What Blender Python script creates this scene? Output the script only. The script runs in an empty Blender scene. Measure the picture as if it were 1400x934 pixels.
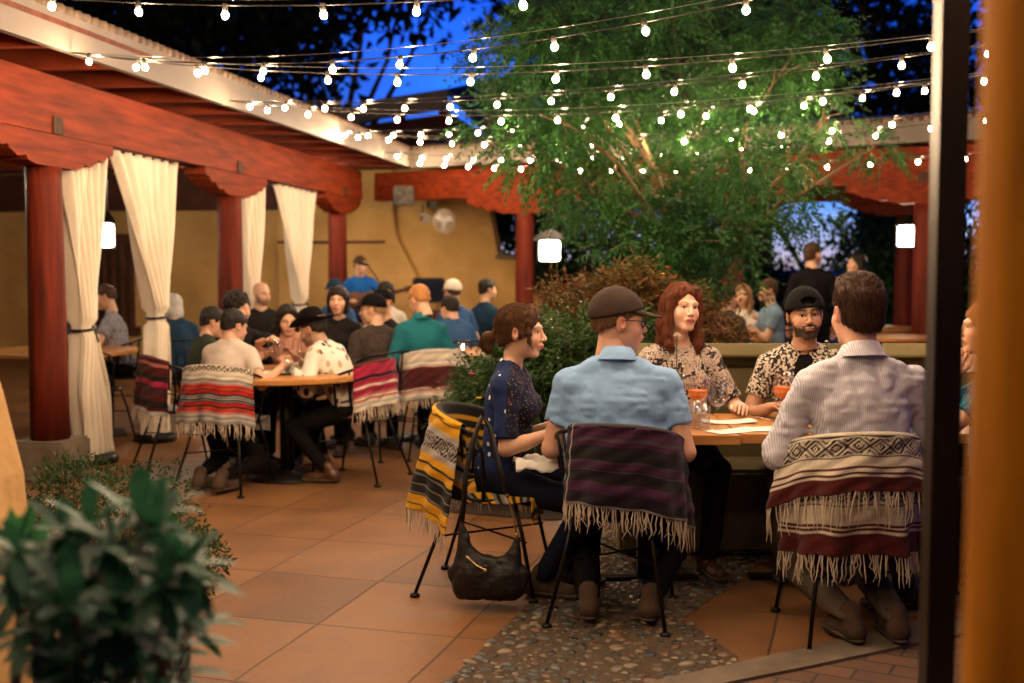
import bpy, bmesh, math, random
import numpy as np
from mathutils import Vector, Matrix
from math import sin, cos, pi, radians, sqrt, atan2
random.seed(7)
RS = np.random.RandomState(11)
SC = bpy.context.scene
COL = SC.collection

# ------------------------------------------------------------------ camera
EYE = 1.5
PITCH = math.atan(107 / 1600)
cam_d = bpy.data.cameras.new('camera')
cam = bpy.data.objects.new('camera', cam_d)
COL.objects.link(cam)
cam.location = (0, 0, EYE)
cam.rotation_euler = (pi / 2 - PITCH, 0, 0)
cam_d.sensor_width = 36
cam_d.lens = 36 * 1600 / 1400
cam_d.clip_start = 0.05
cam_d.clip_end = 400
cam_d.dof.use_dof = True
cam_d.dof.focus_distance = 5.0
cam_d.dof.aperture_fstop = 1.9
SC.camera = cam

# ------------------------------------------------------------------ dusk sky
world = bpy.data.worlds.new('World')
SC.world = world
world.use_nodes = True
wn, wl = world.node_tree.nodes, world.node_tree.links
wn.clear()
w_out = wn.new('ShaderNodeOutputWorld')
w_bg = wn.new('ShaderNodeBackground')
w_sky = wn.new('ShaderNodeTexSky')
w_sky.sky_type = 'NISHITA'
w_sky.sun_disc = False
w_sky.sun_elevation = radians(1.0)
w_sky.sun_rotation = radians(-10)
w_tc = wn.new('ShaderNodeTexCoord')
w_sep = wn.new('ShaderNodeSeparateXYZ')
wl.new(w_tc.outputs['Generated'], w_sep.inputs[0])
w_ramp = wn.new('ShaderNodeValToRGB')
e = w_ramp.color_ramp.elements
e[0].position = 0.0; e[0].color = (0.62, 0.50, 0.62, 1)
e[1].position = 0.60; e[1].color = (0.0008, 0.016, 0.16, 1)
for p_, c_ in ((0.018, (0.42, 0.50, 0.78, 1)), (0.045, (0.10, 0.27, 0.72, 1)), (0.12, (0.006, 0.11, 0.66, 1)), (0.24, (0.0012, 0.045, 0.50, 1))):
    q = w_ramp.color_ramp.elements.new(p_); q.color = c_
wl.new(w_sep.outputs[2], w_ramp.inputs[0])
w_n = wn.new('ShaderNodeTexNoise'); w_n.inputs['Scale'].default_value = 3.2; w_n.inputs['Detail'].default_value = 6
w_map = wn.new('ShaderNodeMapping'); w_map.inputs['Scale'].default_value = (1, 1, 3.0)
wl.new(w_tc.outputs['Generated'], w_map.inputs[0]); wl.new(w_map.outputs[0], w_n.inputs[0])
w_cr = wn.new('ShaderNodeValToRGB')
w_cr.color_ramp.elements[0].position = .42; w_cr.color_ramp.elements[0].color = (.42, .42, .46, 1)
w_cr.color_ramp.elements[1].position = .66; w_cr.color_ramp.elements[1].color = (1.25, 1.2, 1.15, 1)
wl.new(w_n.outputs[0], w_cr.inputs[0])
w_m = wn.new('ShaderNodeMix'); w_m.data_type = 'RGBA'; w_m.blend_type = 'MULTIPLY'; w_m.inputs[0].default_value = 1
wl.new(w_ramp.outputs[0], w_m.inputs[6]); wl.new(w_cr.outputs[0], w_m.inputs[7])
w_a = wn.new('ShaderNodeMix'); w_a.data_type = 'RGBA'; w_a.blend_type = 'ADD'; w_a.inputs[0].default_value = 0.0012
wl.new(w_m.outputs[2], w_a.inputs[6]); wl.new(w_sky.outputs[0], w_a.inputs[7])
# the sunset glow sits in one direction only; the sky behind the camera is darker
w_dot = wn.new('ShaderNodeVectorMath'); w_dot.operation = 'DOT_PRODUCT'; w_dot.inputs[1].default_value = (.26, .965, 0)
wl.new(w_tc.outputs['Generated'], w_dot.inputs[0])
w_mr = wn.new('ShaderNodeMapRange'); w_mr.interpolation_type = 'SMOOTHSTEP'; w_mr.inputs[1].default_value = -.3; w_mr.inputs[2].default_value = .85; w_mr.inputs[3].default_value = .10; w_mr.inputs[4].default_value = 1.25
wl.new(w_dot.outputs['Value'], w_mr.inputs[0])
w_g = wn.new('ShaderNodeMix'); w_g.data_type = 'RGBA'; w_g.blend_type = 'MULTIPLY'; w_g.inputs[0].default_value = 1
wl.new(w_a.outputs[2], w_g.inputs[6]); wl.new(w_mr.outputs[0], w_g.inputs[7])
wl.new(w_g.outputs[2], w_bg.inputs[0])
w_bg.inputs[1].default_value = 1.0
wl.new(w_bg.outputs[0], w_out.inputs[0])

SC.view_settings.view_transform = 'Standard'
SC.view_settings.look = 'None'
SC.view_settings.gamma = 1
SC.view_settings.exposure = 0.8
SC.render.engine = 'CYCLES'
cy = SC.cycles
cy.use_denoising = True
try:
    cy.denoiser = 'OPENIMAGEDENOISE'
    cy.denoising_input_passes = 'RGB_ALBEDO_NORMAL'
except Exception:
    pass
cy.max_bounces = 6
cy.diffuse_bounces = 2
cy.glossy_bounces = 3
cy.transmission_bounces = 6
cy.transparent_max_bounces = 16
cy.caustics_reflective = False
cy.caustics_refractive = False
cy.sample_clamp_indirect = 4
cy.use_light_tree = True

BULB_E = 680.0      # string bulb emission
BULB_C = (1.0, 0.70, 0.42, 1)


# ------------------------------------------------------------------ pixel measure helper (photo pixel at depth y=d -> point)
def P(px, py, d):
    vx = (px - 700) / 1600
    vz = (467 - py) / 1600
    dy = cos(PITCH) + vz * sin(PITCH)
    dz = -sin(PITCH) + vz * cos(PITCH)
    t = d / dy
    return Vector((vx * t, d, EYE + dz * t))


def G(px, py, z=0.0):
    """photo pixel -> point on the horizontal plane z"""
    vx = (px - 700) / 1600
    vz = (467 - py) / 1600
    dy = cos(PITCH) + vz * sin(PITCH)
    dz = -sin(PITCH) + vz * cos(PITCH)
    t = (z - EYE) / dz
    return Vector((vx * t, dy * t, z))


# ------------------------------------------------------------------ materials
def _nt(name):
    m = bpy.data.materials.new(name)
    m.use_nodes = True
    n, l = m.node_tree.nodes, m.node_tree.links
    b = n['Principled BSDF']
    return m, n, l, b


def pm(name, c1, c2=None, scale=6.0, rough=0.6, bump=0.0, bscale=None, stretch=(1, 1, 1), metal=0.0, lo=.35, hi=.65, detail=5, spec=0.3, bdist=0.01, sheen=0):
    m, n, l, b = _nt(name)
    b.inputs['Roughness'].default_value = rough
    b.inputs['Metallic'].default_value = metal
    b.inputs['Specular IOR Level'].default_value = spec
    if sheen:
        b.inputs['Sheen Weight'].default_value = sheen
    c2 = c2 or tuple(min(1, v * 0.8) for v in c1)
    tc = n.new('ShaderNodeTexCoord')
    mp = n.new('ShaderNodeMapping'); mp.inputs['Scale'].default_value = stretch
    l.new(tc.outputs['Object'], mp.inputs[0])
    tx = n.new('ShaderNodeTexNoise'); tx.inputs['Scale'].default_value = scale; tx.inputs['Detail'].default_value = detail
    l.new(mp.outputs[0], tx.inputs[0])
    r = n.new('ShaderNodeValToRGB')
    r.color_ramp.elements[0].position = lo; r.color_ramp.elements[0].color = (*c1[:3], 1)
    r.color_ramp.elements[1].position = hi; r.color_ramp.elements[1].color = (*c2[:3], 1)
    l.new(tx.outputs[0], r.inputs[0]); l.new(r.outputs[0], b.inputs['Base Color'])
    if bump:
        t2 = n.new('ShaderNodeTexNoise'); t2.inputs['Scale'].default_value = bscale or scale * 4; t2.inputs['Detail'].default_value = 4
        l.new(mp.outputs[0], t2.inputs[0])
        bp = n.new('ShaderNodeBump'); bp.inputs['Strength'].default_value = bump; bp.inputs['Distance'].default_value = bdist
        l.new(t2.outputs[0], bp.inputs['Height']); l.new(bp.outputs[0], b.inputs['Normal'])
    return m


def col_mat(name, rough=.6, bump=.3, bscale=400, spec=.3, sheen=0, sss=0):
    """surface colour from the mesh's own colour attribute (woven / skin patterns)"""
    m, n, l, b = _nt(name)
    a = n.new('ShaderNodeAttribute'); a.attribute_name = 'Col'
    tc = n.new('ShaderNodeTexCoord')
    t2 = n.new('ShaderNodeTexNoise'); t2.inputs['Scale'].default_value = bscale; t2.inputs['Detail'].default_value = 2
    l.new(tc.outputs['Object'], t2.inputs[0])
    mr = n.new('ShaderNodeMapRange'); mr.inputs[1].default_value = .3; mr.inputs[2].default_value = .7; mr.inputs[3].default_value = .78 if sheen else .93; mr.inputs[4].default_value = 1.15 if sheen else 1.05
    l.new(t2.outputs[0], mr.inputs[0])
    mx = n.new('ShaderNodeMix'); mx.data_type = 'RGBA'; mx.blend_type = 'MULTIPLY'; mx.inputs[0].default_value = 1
    l.new(a.outputs['Color'], mx.inputs[6]); l.new(mr.outputs[0], mx.inputs[7])
    l.new(mx.outputs[2], b.inputs['Base Color'])
    b.inputs['Roughness'].default_value = rough
    b.inputs['Specular IOR Level'].default_value = spec
    if sheen: b.inputs['Sheen Weight'].default_value = sheen
    if sss:
        b.inputs['Subsurface Weight'].default_value = sss
        b.inputs['Subsurface Radius'].default_value = (1, .35, .2)
        b.inputs['Subsurface Scale'].default_value = .006
    bp = n.new('ShaderNodeBump'); bp.inputs['Strength'].default_value = bump; bp.inputs['Distance'].default_value = .003
    l.new(t2.outputs[0], bp.inputs['Height']); l.new(bp.outputs[0], b.inputs['Normal'])
    return m


def emis(name, c, s):
    m, n, l, b = _nt(name)
    b.inputs['Base Color'].default_value = (.8, .8, .8, 1)
    b.inputs['Emission Color'].default_value = c
    b.inputs['Emission Strength'].default_value = s
    return m


def glassm(name, c=(1, 1, 1, 1), rough=0.03, ior=1.5, k=.45):
    """thin-walled glass: clear, with mirror reflections growing toward grazing angles"""
    m, n, l, b = _nt(name)
    t = n.new('ShaderNodeBsdfTransparent'); t.inputs[0].default_value = c
    g = n.new('ShaderNodeBsdfGlossy'); g.inputs['Roughness'].default_value = rough
    f = n.new('ShaderNodeLayerWeight'); f.inputs['Blend'].default_value = .25
    q = n.new('ShaderNodeMath'); q.operation = 'MULTIPLY_ADD'; q.inputs[1].default_value = k; q.inputs[2].default_value = .04
    mx = n.new('ShaderNodeMixShader')
    l.new(f.outputs['Facing'], q.inputs[0]); l.new(q.outputs[0], mx.inputs[0]); l.new(t.outputs[0], mx.inputs[1]); l.new(g.outputs[0], mx.inputs[2])
    l.new(mx.outputs[0], n['Material Output'].inputs[0])
    return m


# ------------------------------------------------------------------ tagging and objects
def tag(o, label=None, cat=None, group=None, kind=None):
    if label: o['label'] = label
    if cat: o['category'] = cat
    if group: o['group'] = group
    if kind: o['kind'] = kind
    return o


def empty(name, loc=(0, 0, 0), rz=0.0, label=None, cat=None, group=None):
    o = bpy.data.objects.new(name, None)
    COL.objects.link(o)
    o.location = loc
    o.rotation_euler = (0, 0, rz)
    o.empty_display_size = .1
    return tag(o, label, cat, group)


def mk(name, V, F, mat, parent=None, smooth=True, col=None):
    V = np.asarray(V, dtype=np.float32)
    me = bpy.data.meshes.new(name)
    if isinstance(F, np.ndarray):
        k = F.shape[1]
        me.vertices.add(len(V)); me.vertices.foreach_set('co', V.ravel())
        me.loops.add(F.size); me.loops.foreach_set('vertex_index', F.astype(np.int32).ravel())
        me.polygons.add(len(F))
        me.polygons.foreach_set('loop_start', (np.arange(len(F)) * k).astype(np.int32))
        me.update(calc_edges=True)
        me.validate()
    else:
        me.from_pydata([tuple(map(float, v)) for v in V], [], F)
        me.update()
    if smooth:
        me.polygons.foreach_set('use_smooth', np.ones(len(me.polygons), dtype=bool))
    if col is not None:
        at = me.color_attributes.new('Col', 'FLOAT_COLOR', 'POINT')
        c = np.ones((len(V), 4), dtype=np.float32); c[:, :3] = col
        at.data.foreach_set('color', c.ravel())
    if mat: me.materials.append(mat)
    o = bpy.data.objects.new(name, me)
    COL.objects.link(o)
    if parent is not None: o.parent = parent
    return o


def copy_tree(o, parent=None):
    c = o.copy(); COL.objects.link(c); c.parent = parent
    for ch in list(o.children): copy_tree(ch, c)
    return c


class MB:
    """collects simple shaped pieces for ONE mesh"""
    def __init__(s): s.V = []; s.F = []
    def add(s, V, F):
        b = len(s.V); s.V += [tuple(v) for v in V]; s.F += [tuple(i + b for i in f) for f in F]; return s
    def box(s, c, size, rz=0, rx=0, ry=0, bev=0.0):
        hx, hy, hz = size[0] / 2, size[1] / 2, size[2] / 2
        R = Matrix.Rotation(rz, 3, 'Z') @ Matrix.Rotation(rx, 3, 'X') @ Matrix.Rotation(ry, 3, 'Y')
        c = Vector(c)
        if bev <= 0:
            V = [c + R @ Vector((x * hx, y * hy, z * hz)) for z in (-1, 1) for y in (-1, 1) for x in (-1, 1)]
            F = [(0, 2, 3, 1), (4, 5, 7, 6), (0, 1, 5, 4), (2, 6, 7, 3), (0, 4, 6, 2), (1, 3, 7, 5)]
            return s.add(V, F)
        bm = bmesh.new(); bmesh.ops.create_cube(bm, size=1)
        for v in bm.verts: v.co = Vector((v.co.x * size[0], v.co.y * size[1], v.co.z * size[2]))
        bmesh.ops.bevel(bm, geom=bm.edges[:], offset=bev, segments=2, affect='EDGES')
        for i, v in enumerate(bm.verts): v.index = i
        V = [c + R @ v.co for v in bm.verts]; F = [tuple(v.index for v in f.verts) for f in bm.faces]
        bm.free()
        return s.add(V, F)
    def beam(s, a, b, w, h, bev=0.0):
        """box beam from a to b; w horizontal width, h height"""
        a, b = Vector(a), Vector(b); d = b - a; L = d.length; d.normalize()
        side = d.cross(Vector((0, 0, 1)))
        if side.length < 1e-4: side = Vector((1, 0, 0))
        side.normalize(); up = side.cross(d).normalized()
        V = []
        for t in (a, b):
            for (i, j) in ((-1, -1), (1, -1), (1, 1), (-1, 1)):
                V.append(t + side * (i * w / 2) + up * (j * h / 2))
        return s.add(V, [(3, 2, 1, 0), (4, 5, 6, 7), (0, 1, 5, 4), (1, 2, 6, 5), (2, 3, 7, 6), (3, 0, 4, 7)])
    def tube(s, pts, r, n=8, cap=True):
        pts = [Vector(p) for p in pts]
        if not hasattr(r, '__len__'): r = [r] * len(pts)
        up = Vector((0, 0, 1)); V = []; F = []
        t0 = (pts[1] - pts[0]).normalized()
        a = t0.cross(up)
        if a.length < .05: a = t0.cross(Vector((1, 0, 0)))
        a.normalize()
        for i, p in enumerate(pts):
            t = (pts[min(i + 1, len(pts) - 1)] - pts[max(i - 1, 0)]).normalized()
            a = (a - t * a.dot(t)).normalized(); b = t.cross(a)
            for k in range(n):
                an = 2 * pi * k / n
                V.append(p + a * (cos(an) * r[i]) + b * (sin(an) * r[i]))
        for i in range(len(pts) - 1):
            for k in range(n):
                k2 = (k + 1) % n
                F.append((i * n + k, i * n + k2, (i + 1) * n + k2, (i + 1) * n + k))
        if cap:
            F.append(tuple(range(n - 1, -1, -1))); m = (len(pts) - 1) * n; F.append(tuple(range(m, m + n)))
        return s.add(V, F)
    def lathe(s, prof, c=(0, 0, 0), n=24):
        """prof: list (r,z)"""
        V = []; F = []; c = Vector(c)
        for (r, z) in prof:
            for k in range(n):
                an = 2 * pi * k / n
                V.append(c + Vector((cos(an) * max(r, 1e-4), sin(an) * max(r, 1e-4), z)))
        for i in range(len(prof) - 1):
            for k in range(n):
                k2 = (k + 1) % n
                F.append((i * n + k, i * n + k2, (i + 1) * n + k2, (i + 1) * n + k))
        F.append(tuple(range(n - 1, -1, -1))); m = (len(prof) - 1) * n; F.append(tuple(range(m, m + n)))
        return s.add(V, F)
    def prism(s, poly, a, ax, bx, depth):
        """poly 2D points in plane (ax,bx) at origin a, extruded along depth vector"""
        a = Vector(a); ax = Vector(ax); bx = Vector(bx); dp = Vector(depth); n = len(poly)
        V = [a + ax * p[0] + bx * p[1] for p in poly] + [a + ax * p[0] + bx * p[1] + dp for p in poly]
        F = [tuple(range(n)), tuple(range(2 * n - 1, n - 1, -1))]
        for i in range(n):
            j = (i + 1) % n; F.append((i, i + n, j + n, j))
        return s.add(V, F)
    def sphere(s, c, r, n=10, m=6, sc=(1, 1, 1)):
        prof = [(sin(pi * i / m) * r, -cos(pi * i / m) * r) for i in range(m + 1)]
        V = []; F = []; c = Vector(c)
        for (rr, z) in prof:
            for k in range(n):
                an = 2 * pi * k / n
                V.append(c + Vector((cos(an) * max(rr, 1e-5) * sc[0], sin(an) * max(rr, 1e-5) * sc[1], z * sc[2])))
        for i in range(m):
            for k in range(n):
                k2 = (k + 1) % n
                F.append((i * n + k, i * n + k2, (i + 1) * n + k2, (i + 1) * n + k))
        return s.add(V, F)
    def build(s, name, mat, parent=None, smooth=False, recalc=True):
        me = bpy.data.meshes.new(name)
        me.from_pydata([tuple(v) for v in s.V], [], s.F)
        if recalc:
            bm = bmesh.new(); bm.from_mesh(me); bmesh.ops.recalc_face_normals(bm, faces=bm.faces); bm.to_mesh(me); bm.free()
        if smooth: me.polygons.foreach_set('use_smooth', [True] * len(me.polygons))
        if mat: me.materials.append(mat)
        me.update()
        o = bpy.data.objects.new(name, me); COL.objects.link(o)
        if parent is not None: o.parent = parent
        return o


# ------------------------------------------------------------------ implicit-surface modeller (numpy)
_LAT = RS.rand(32, 32, 32).astype(np.float32) * 2 - 1


def vnoise(X, Y, Z, f):
    X = X * f; Y = Y * f; Z = Z * f
    X, Y, Z = np.broadcast_arrays(X, Y, Z)
    xi = np.floor(X).astype(int); yi = np.floor(Y).astype(int); zi = np.floor(Z).astype(int)
    fx = X - xi; fy = Y - yi; fz = Z - zi
    fx = fx * fx * (3 - 2 * fx); fy = fy * fy * (3 - 2 * fy); fz = fz * fz * (3 - 2 * fz)
    o = 0
    for a in (0, 1):
        wx = fx if a else 1 - fx
        for b in (0, 1):
            wy = fy if b else 1 - fy
            for c in (0, 1):
                wz = fz if c else 1 - fz
                o = o + _LAT[(xi + a) & 31, (yi + b) & 31, (zi + c) & 31] * wx * wy * wz
    return o


class Fld:
    def __init__(s, lo, hi, res):
        s.ax = [np.arange(l, h + res, res, dtype=np.float32) for l, h in zip(lo, hi)]
        s.F = np.full([len(a) for a in s.ax], 1.0, dtype=np.float32); s.res = res
    def win(s, lo, hi):
        sl = []
        for a, l, h in zip(s.ax, lo, hi):
            i0 = int(np.searchsorted(a, l)); i1 = int(np.searchsorted(a, h))
            if i1 <= i0: return None
            sl.append(slice(max(i0 - 1, 0), i1 + 1))
        X = s.ax[0][sl[0]][:, None, None]; Y = s.ax[1][sl[1]][None, :, None]; Z = s.ax[2][sl[2]][None, None, :]
        return tuple(sl), X, Y, Z
    def put(s, sl, D, k, sub):
        A = s.F[sl]
        if sub:
            A = -A
            h = np.clip(.5 + .5 * (D - A) / k, 0, 1); s.F[sl] = -(D * (1 - h) + A * h - k * h * (1 - h))
        else:
            h = np.clip(.5 + .5 * (D - A) / k, 0, 1); s.F[sl] = D * (1 - h) + A * h - k * h * (1 - h)
    def cone(s, a, b, ra, rb, k=.02, sub=False):
        a = np.array(a, dtype=np.float32); b = np.array(b, dtype=np.float32); m = max(ra, rb) + k + .02
        w = s.win(np.minimum(a, b) - m, np.maximum(a, b) + m)
        if w is None: return s
        sl, X, Y, Z = w; d = b - a; L = float(d @ d) + 1e-9
        t = np.clip(((X - a[0]) * d[0] + (Y - a[1]) * d[1] + (Z - a[2]) * d[2]) / L, 0, 1)
        D = np.sqrt((X - a[0] - t * d[0]) ** 2 + (Y - a[1] - t * d[1]) ** 2 + (Z - a[2] - t * d[2]) ** 2) - (ra + (rb - ra) * t)
        s.put(sl, D, k, sub); return s
    def ell(s, c, r, k=.02, R=None, sub=False):
        c = np.array(c, dtype=np.float32); r = np.array(r, dtype=np.float32); m = float(r.max()) + k + .02
        mm = np.array([m] * 3) if R is not None else r + k + .02
        w = s.win(c - mm, c + mm)
        if w is None: return s
        sl, X, Y, Z = w; x, y, z = X - c[0], Y - c[1], Z - c[2]
        if R is not None:
            R = np.array(R, dtype=np.float32)
            x, y, z = R[0, 0] * x + R[1, 0] * y + R[2, 0] * z, R[0, 1] * x + R[1, 1] * y + R[2, 1] * z, R[0, 2] * x + R[1, 2] * y + R[2, 2] * z
        k0 = np.sqrt((x / r[0]) ** 2 + (y / r[1]) ** 2 + (z / r[2]) ** 2)
        k1 = np.sqrt((x / r[0] ** 2) ** 2 + (y / r[1] ** 2) ** 2 + (z / r[2] ** 2) ** 2) + 1e-6
        s.put(sl, k0 * (k0 - 1) / k1, k, sub); return s
    def chain(s, pts, rs, k=.02, sub=False):
        for i in range(len(pts) - 1): s.cone(pts[i], pts[i + 1], rs[i], rs[i + 1], k, sub)
        return s
    def plane(s, p, n, k=.004):
        """keep the side the normal points AWAY from"""
        n = np.array(n, dtype=np.float32); n /= np.linalg.norm(n)
        X = s.ax[0][:, None, None]; Y = s.ax[1][None, :, None]; Z = s.ax[2][None, None, :]
        D = (X - p[0]) * n[0] + (Y - p[1]) * n[1] + (Z - p[2]) * n[2]
        h = np.clip(.5 + .5 * (s.F - D) / k, 0, 1)
        s.F = D * (1 - h) + s.F * h + k * h * (1 - h); return s
    def wrinkle(s, amp, f, st=(1, 1, 1), ridge=False, off=0):
        """displace only near the surface"""
        m = np.abs(s.F) < .05
        i, j, k = np.nonzero(m)
        n = vnoise(s.ax[0][i] * st[0] + off, s.ax[1][j] * st[1] + off * 1.7, s.ax[2][k] * st[2] + off * .6, f)
        if ridge: n = 1 - 2 * np.abs(n)
        s.F[i, j, k] += amp * n; return s
    def mesh(s):
        F = s.F; S = F < 0
        nx, ny, nz = F.shape
        c = S[:-1, :-1, :-1].astype(np.int8)
        cnt = np.zeros((nx - 1, ny - 1, nz - 1), np.int8)
        for a in (0, 1):
            for b in (0, 1):
                for d in (0, 1):
                    cnt += S[a:nx - 1 + a, b:ny - 1 + b, d:nz - 1 + d]
        act = (cnt > 0) & (cnt < 8)
        I, J, K = np.nonzero(act)
        idx = np.full(act.shape, -1, np.int32); idx[I, J, K] = np.arange(len(I))
        acc = np.zeros((len(I), 3), np.float32); w = np.zeros(len(I), np.float32)
        xs, ys, zs = s.ax
        cor = [(a, b, d) for a in (0, 1) for b in (0, 1) for d in (0, 1)]
        val = {q: F[I + q[0], J + q[1], K + q[2]] for q in cor}
        for q in cor:
            for ax in range(3):
                if q[ax] == 0:
                    r = list(q); r[ax] = 1; r = tuple(r)
                    a, b = val[q], val[r]; m = (a < 0) != (b < 0)
                    t = np.where(m, a / np.where(m, a - b, 1), 0)
                    pq = np.stack([xs[I + q[0]], ys[J + q[1]], zs[K + q[2]]], 1)
                    pr = np.stack([xs[I + r[0]], ys[J + r[1]], zs[K + r[2]]], 1)
                    acc += np.where(m[:, None], pq + (pr - pq) * t[:, None], 0); w += m
        V = acc / np.maximum(w, 1)[:, None]
        Q = []
        for ax in range(3):
            A = [slice(None)] * 3; B = [slice(None)] * 3; A[ax] = slice(0, -1); B[ax] = slice(1, None)
            ch = S[tuple(A)] != S[tuple(B)]
            i, j, k = np.nonzero(ch)
            o1, o2 = [(1, 2), (2, 0), (0, 1)][ax]
            ijk = np.stack([i, j, k], 1)
            ok = (ijk[:, o1] > 0) & (ijk[:, o2] > 0) & (ijk[:, o1] < F.shape[o1] - 1) & (ijk[:, o2] < F.shape[o2] - 1)
            ijk = ijk[ok]
            inside = S[ijk[:, 0], ijk[:, 1], ijk[:, 2]]
            qs = []
            for (u, v) in ((-1, -1), (0, -1), (0, 0), (-1, 0)):
                t = ijk.copy(); t[:, o1] += u; t[:, o2] += v
                qs.append(idx[t[:, 0], t[:, 1], t[:, 2]])
            q = np.stack(qs, 1)
            q[~inside] = q[~inside][:, ::-1]
            Q.append(q)
        Q = np.concatenate(Q)
        Q = Q[(Q >= 0).all(1)]
        return V, Q


def xf(V, R, t):
    return V @ np.array(R, dtype=np.float32).T + np.array(t, dtype=np.float32)


def join(parts):
    V = []; F = []; b = 0
    for v, f in parts:
        V.append(v); F.append(f + b); b += len(v)
    return np.concatenate(V), np.concatenate(F)


def rot(rx=0, ry=0, rz=0):
    return np.array((Matrix.Rotation(rz, 3, 'Z') @ Matrix.Rotation(rx, 3, 'X') @ Matrix.Rotation(ry, 3, 'Y')))
# ================================================================== PEOPLE
SKIN = col_mat('skin', rough=.48, bump=.3, bscale=260, spec=.35, sss=.12)
EYEM = pm('eye_white', (.62, .58, .54), (.60, .55, .52), rough=.2)
IRIS = pm('iris', (.06, .035, .02), (.03, .018, .01), rough=.15)
FAIR = (.60, .35, .235); TAN = (.42, .235, .145); MID = (.52, .30, .20); DARKT = (.30, .16, .10)


def hairm(name, c1, c2):
    return pm(name, c1, c2, scale=110, stretch=(1, 1, .07), rough=.55, bump=.9, bscale=260, spec=.22, bdist=.005, lo=.3, hi=.7)


HAIR = {
    'fair': hairm('hair_fair', (.15, .075, .032), (.24, .13, .06)),
    'brown': hairm('hair_brown', (.055, .023, .009), (.16, .068, .026)),
    'auburn': hairm('hair_auburn', (.075, .020, .008), (.22, .066, .026)),
    'dark': hairm('hair_dark', (.007, .004, .003), (.020, .012, .008)),
    'black': hairm('hair_black', (.006, .005, .005), (.018, .013, .011)),
    'short_brown': hairm('hair_short_brown', (.030, .012, .005), (.070, .030, .012)),
    'ginger': hairm('hair_ginger', (.30, .12, .035), (.46, .21, .07)),
    'sandy': hairm('hair_sandy', (.20, .11, .05), (.32, .18, .08)),
    'grey': hairm('hair_grey', (.32, .30, .28), (.52, .50, .48)),
    'blonde': hairm('hair_blonde', (.35, .22, .10), (.52, .36, .18)),
}
HCOL = {'fair': (.2, .11, .05), 'brown': (.09, .04, .02), 'auburn': (.17, .06, .025), 'dark': (.02, .013, .01), 'black': (.012, .009, .008), 'short_brown': (.06, .03, .015),
        'ginger': (.42, .20, .08), 'sandy': (.2, .12, .06), 'grey': (.3, .28, .26), 'blonde': (.3, .2, .1), 'none': (.2, .12, .07)}


def sm(x, a, b):
    t = np.clip((x - a) / (b - a), 0, 1); return t * t * (3 - 2 * t)


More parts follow.
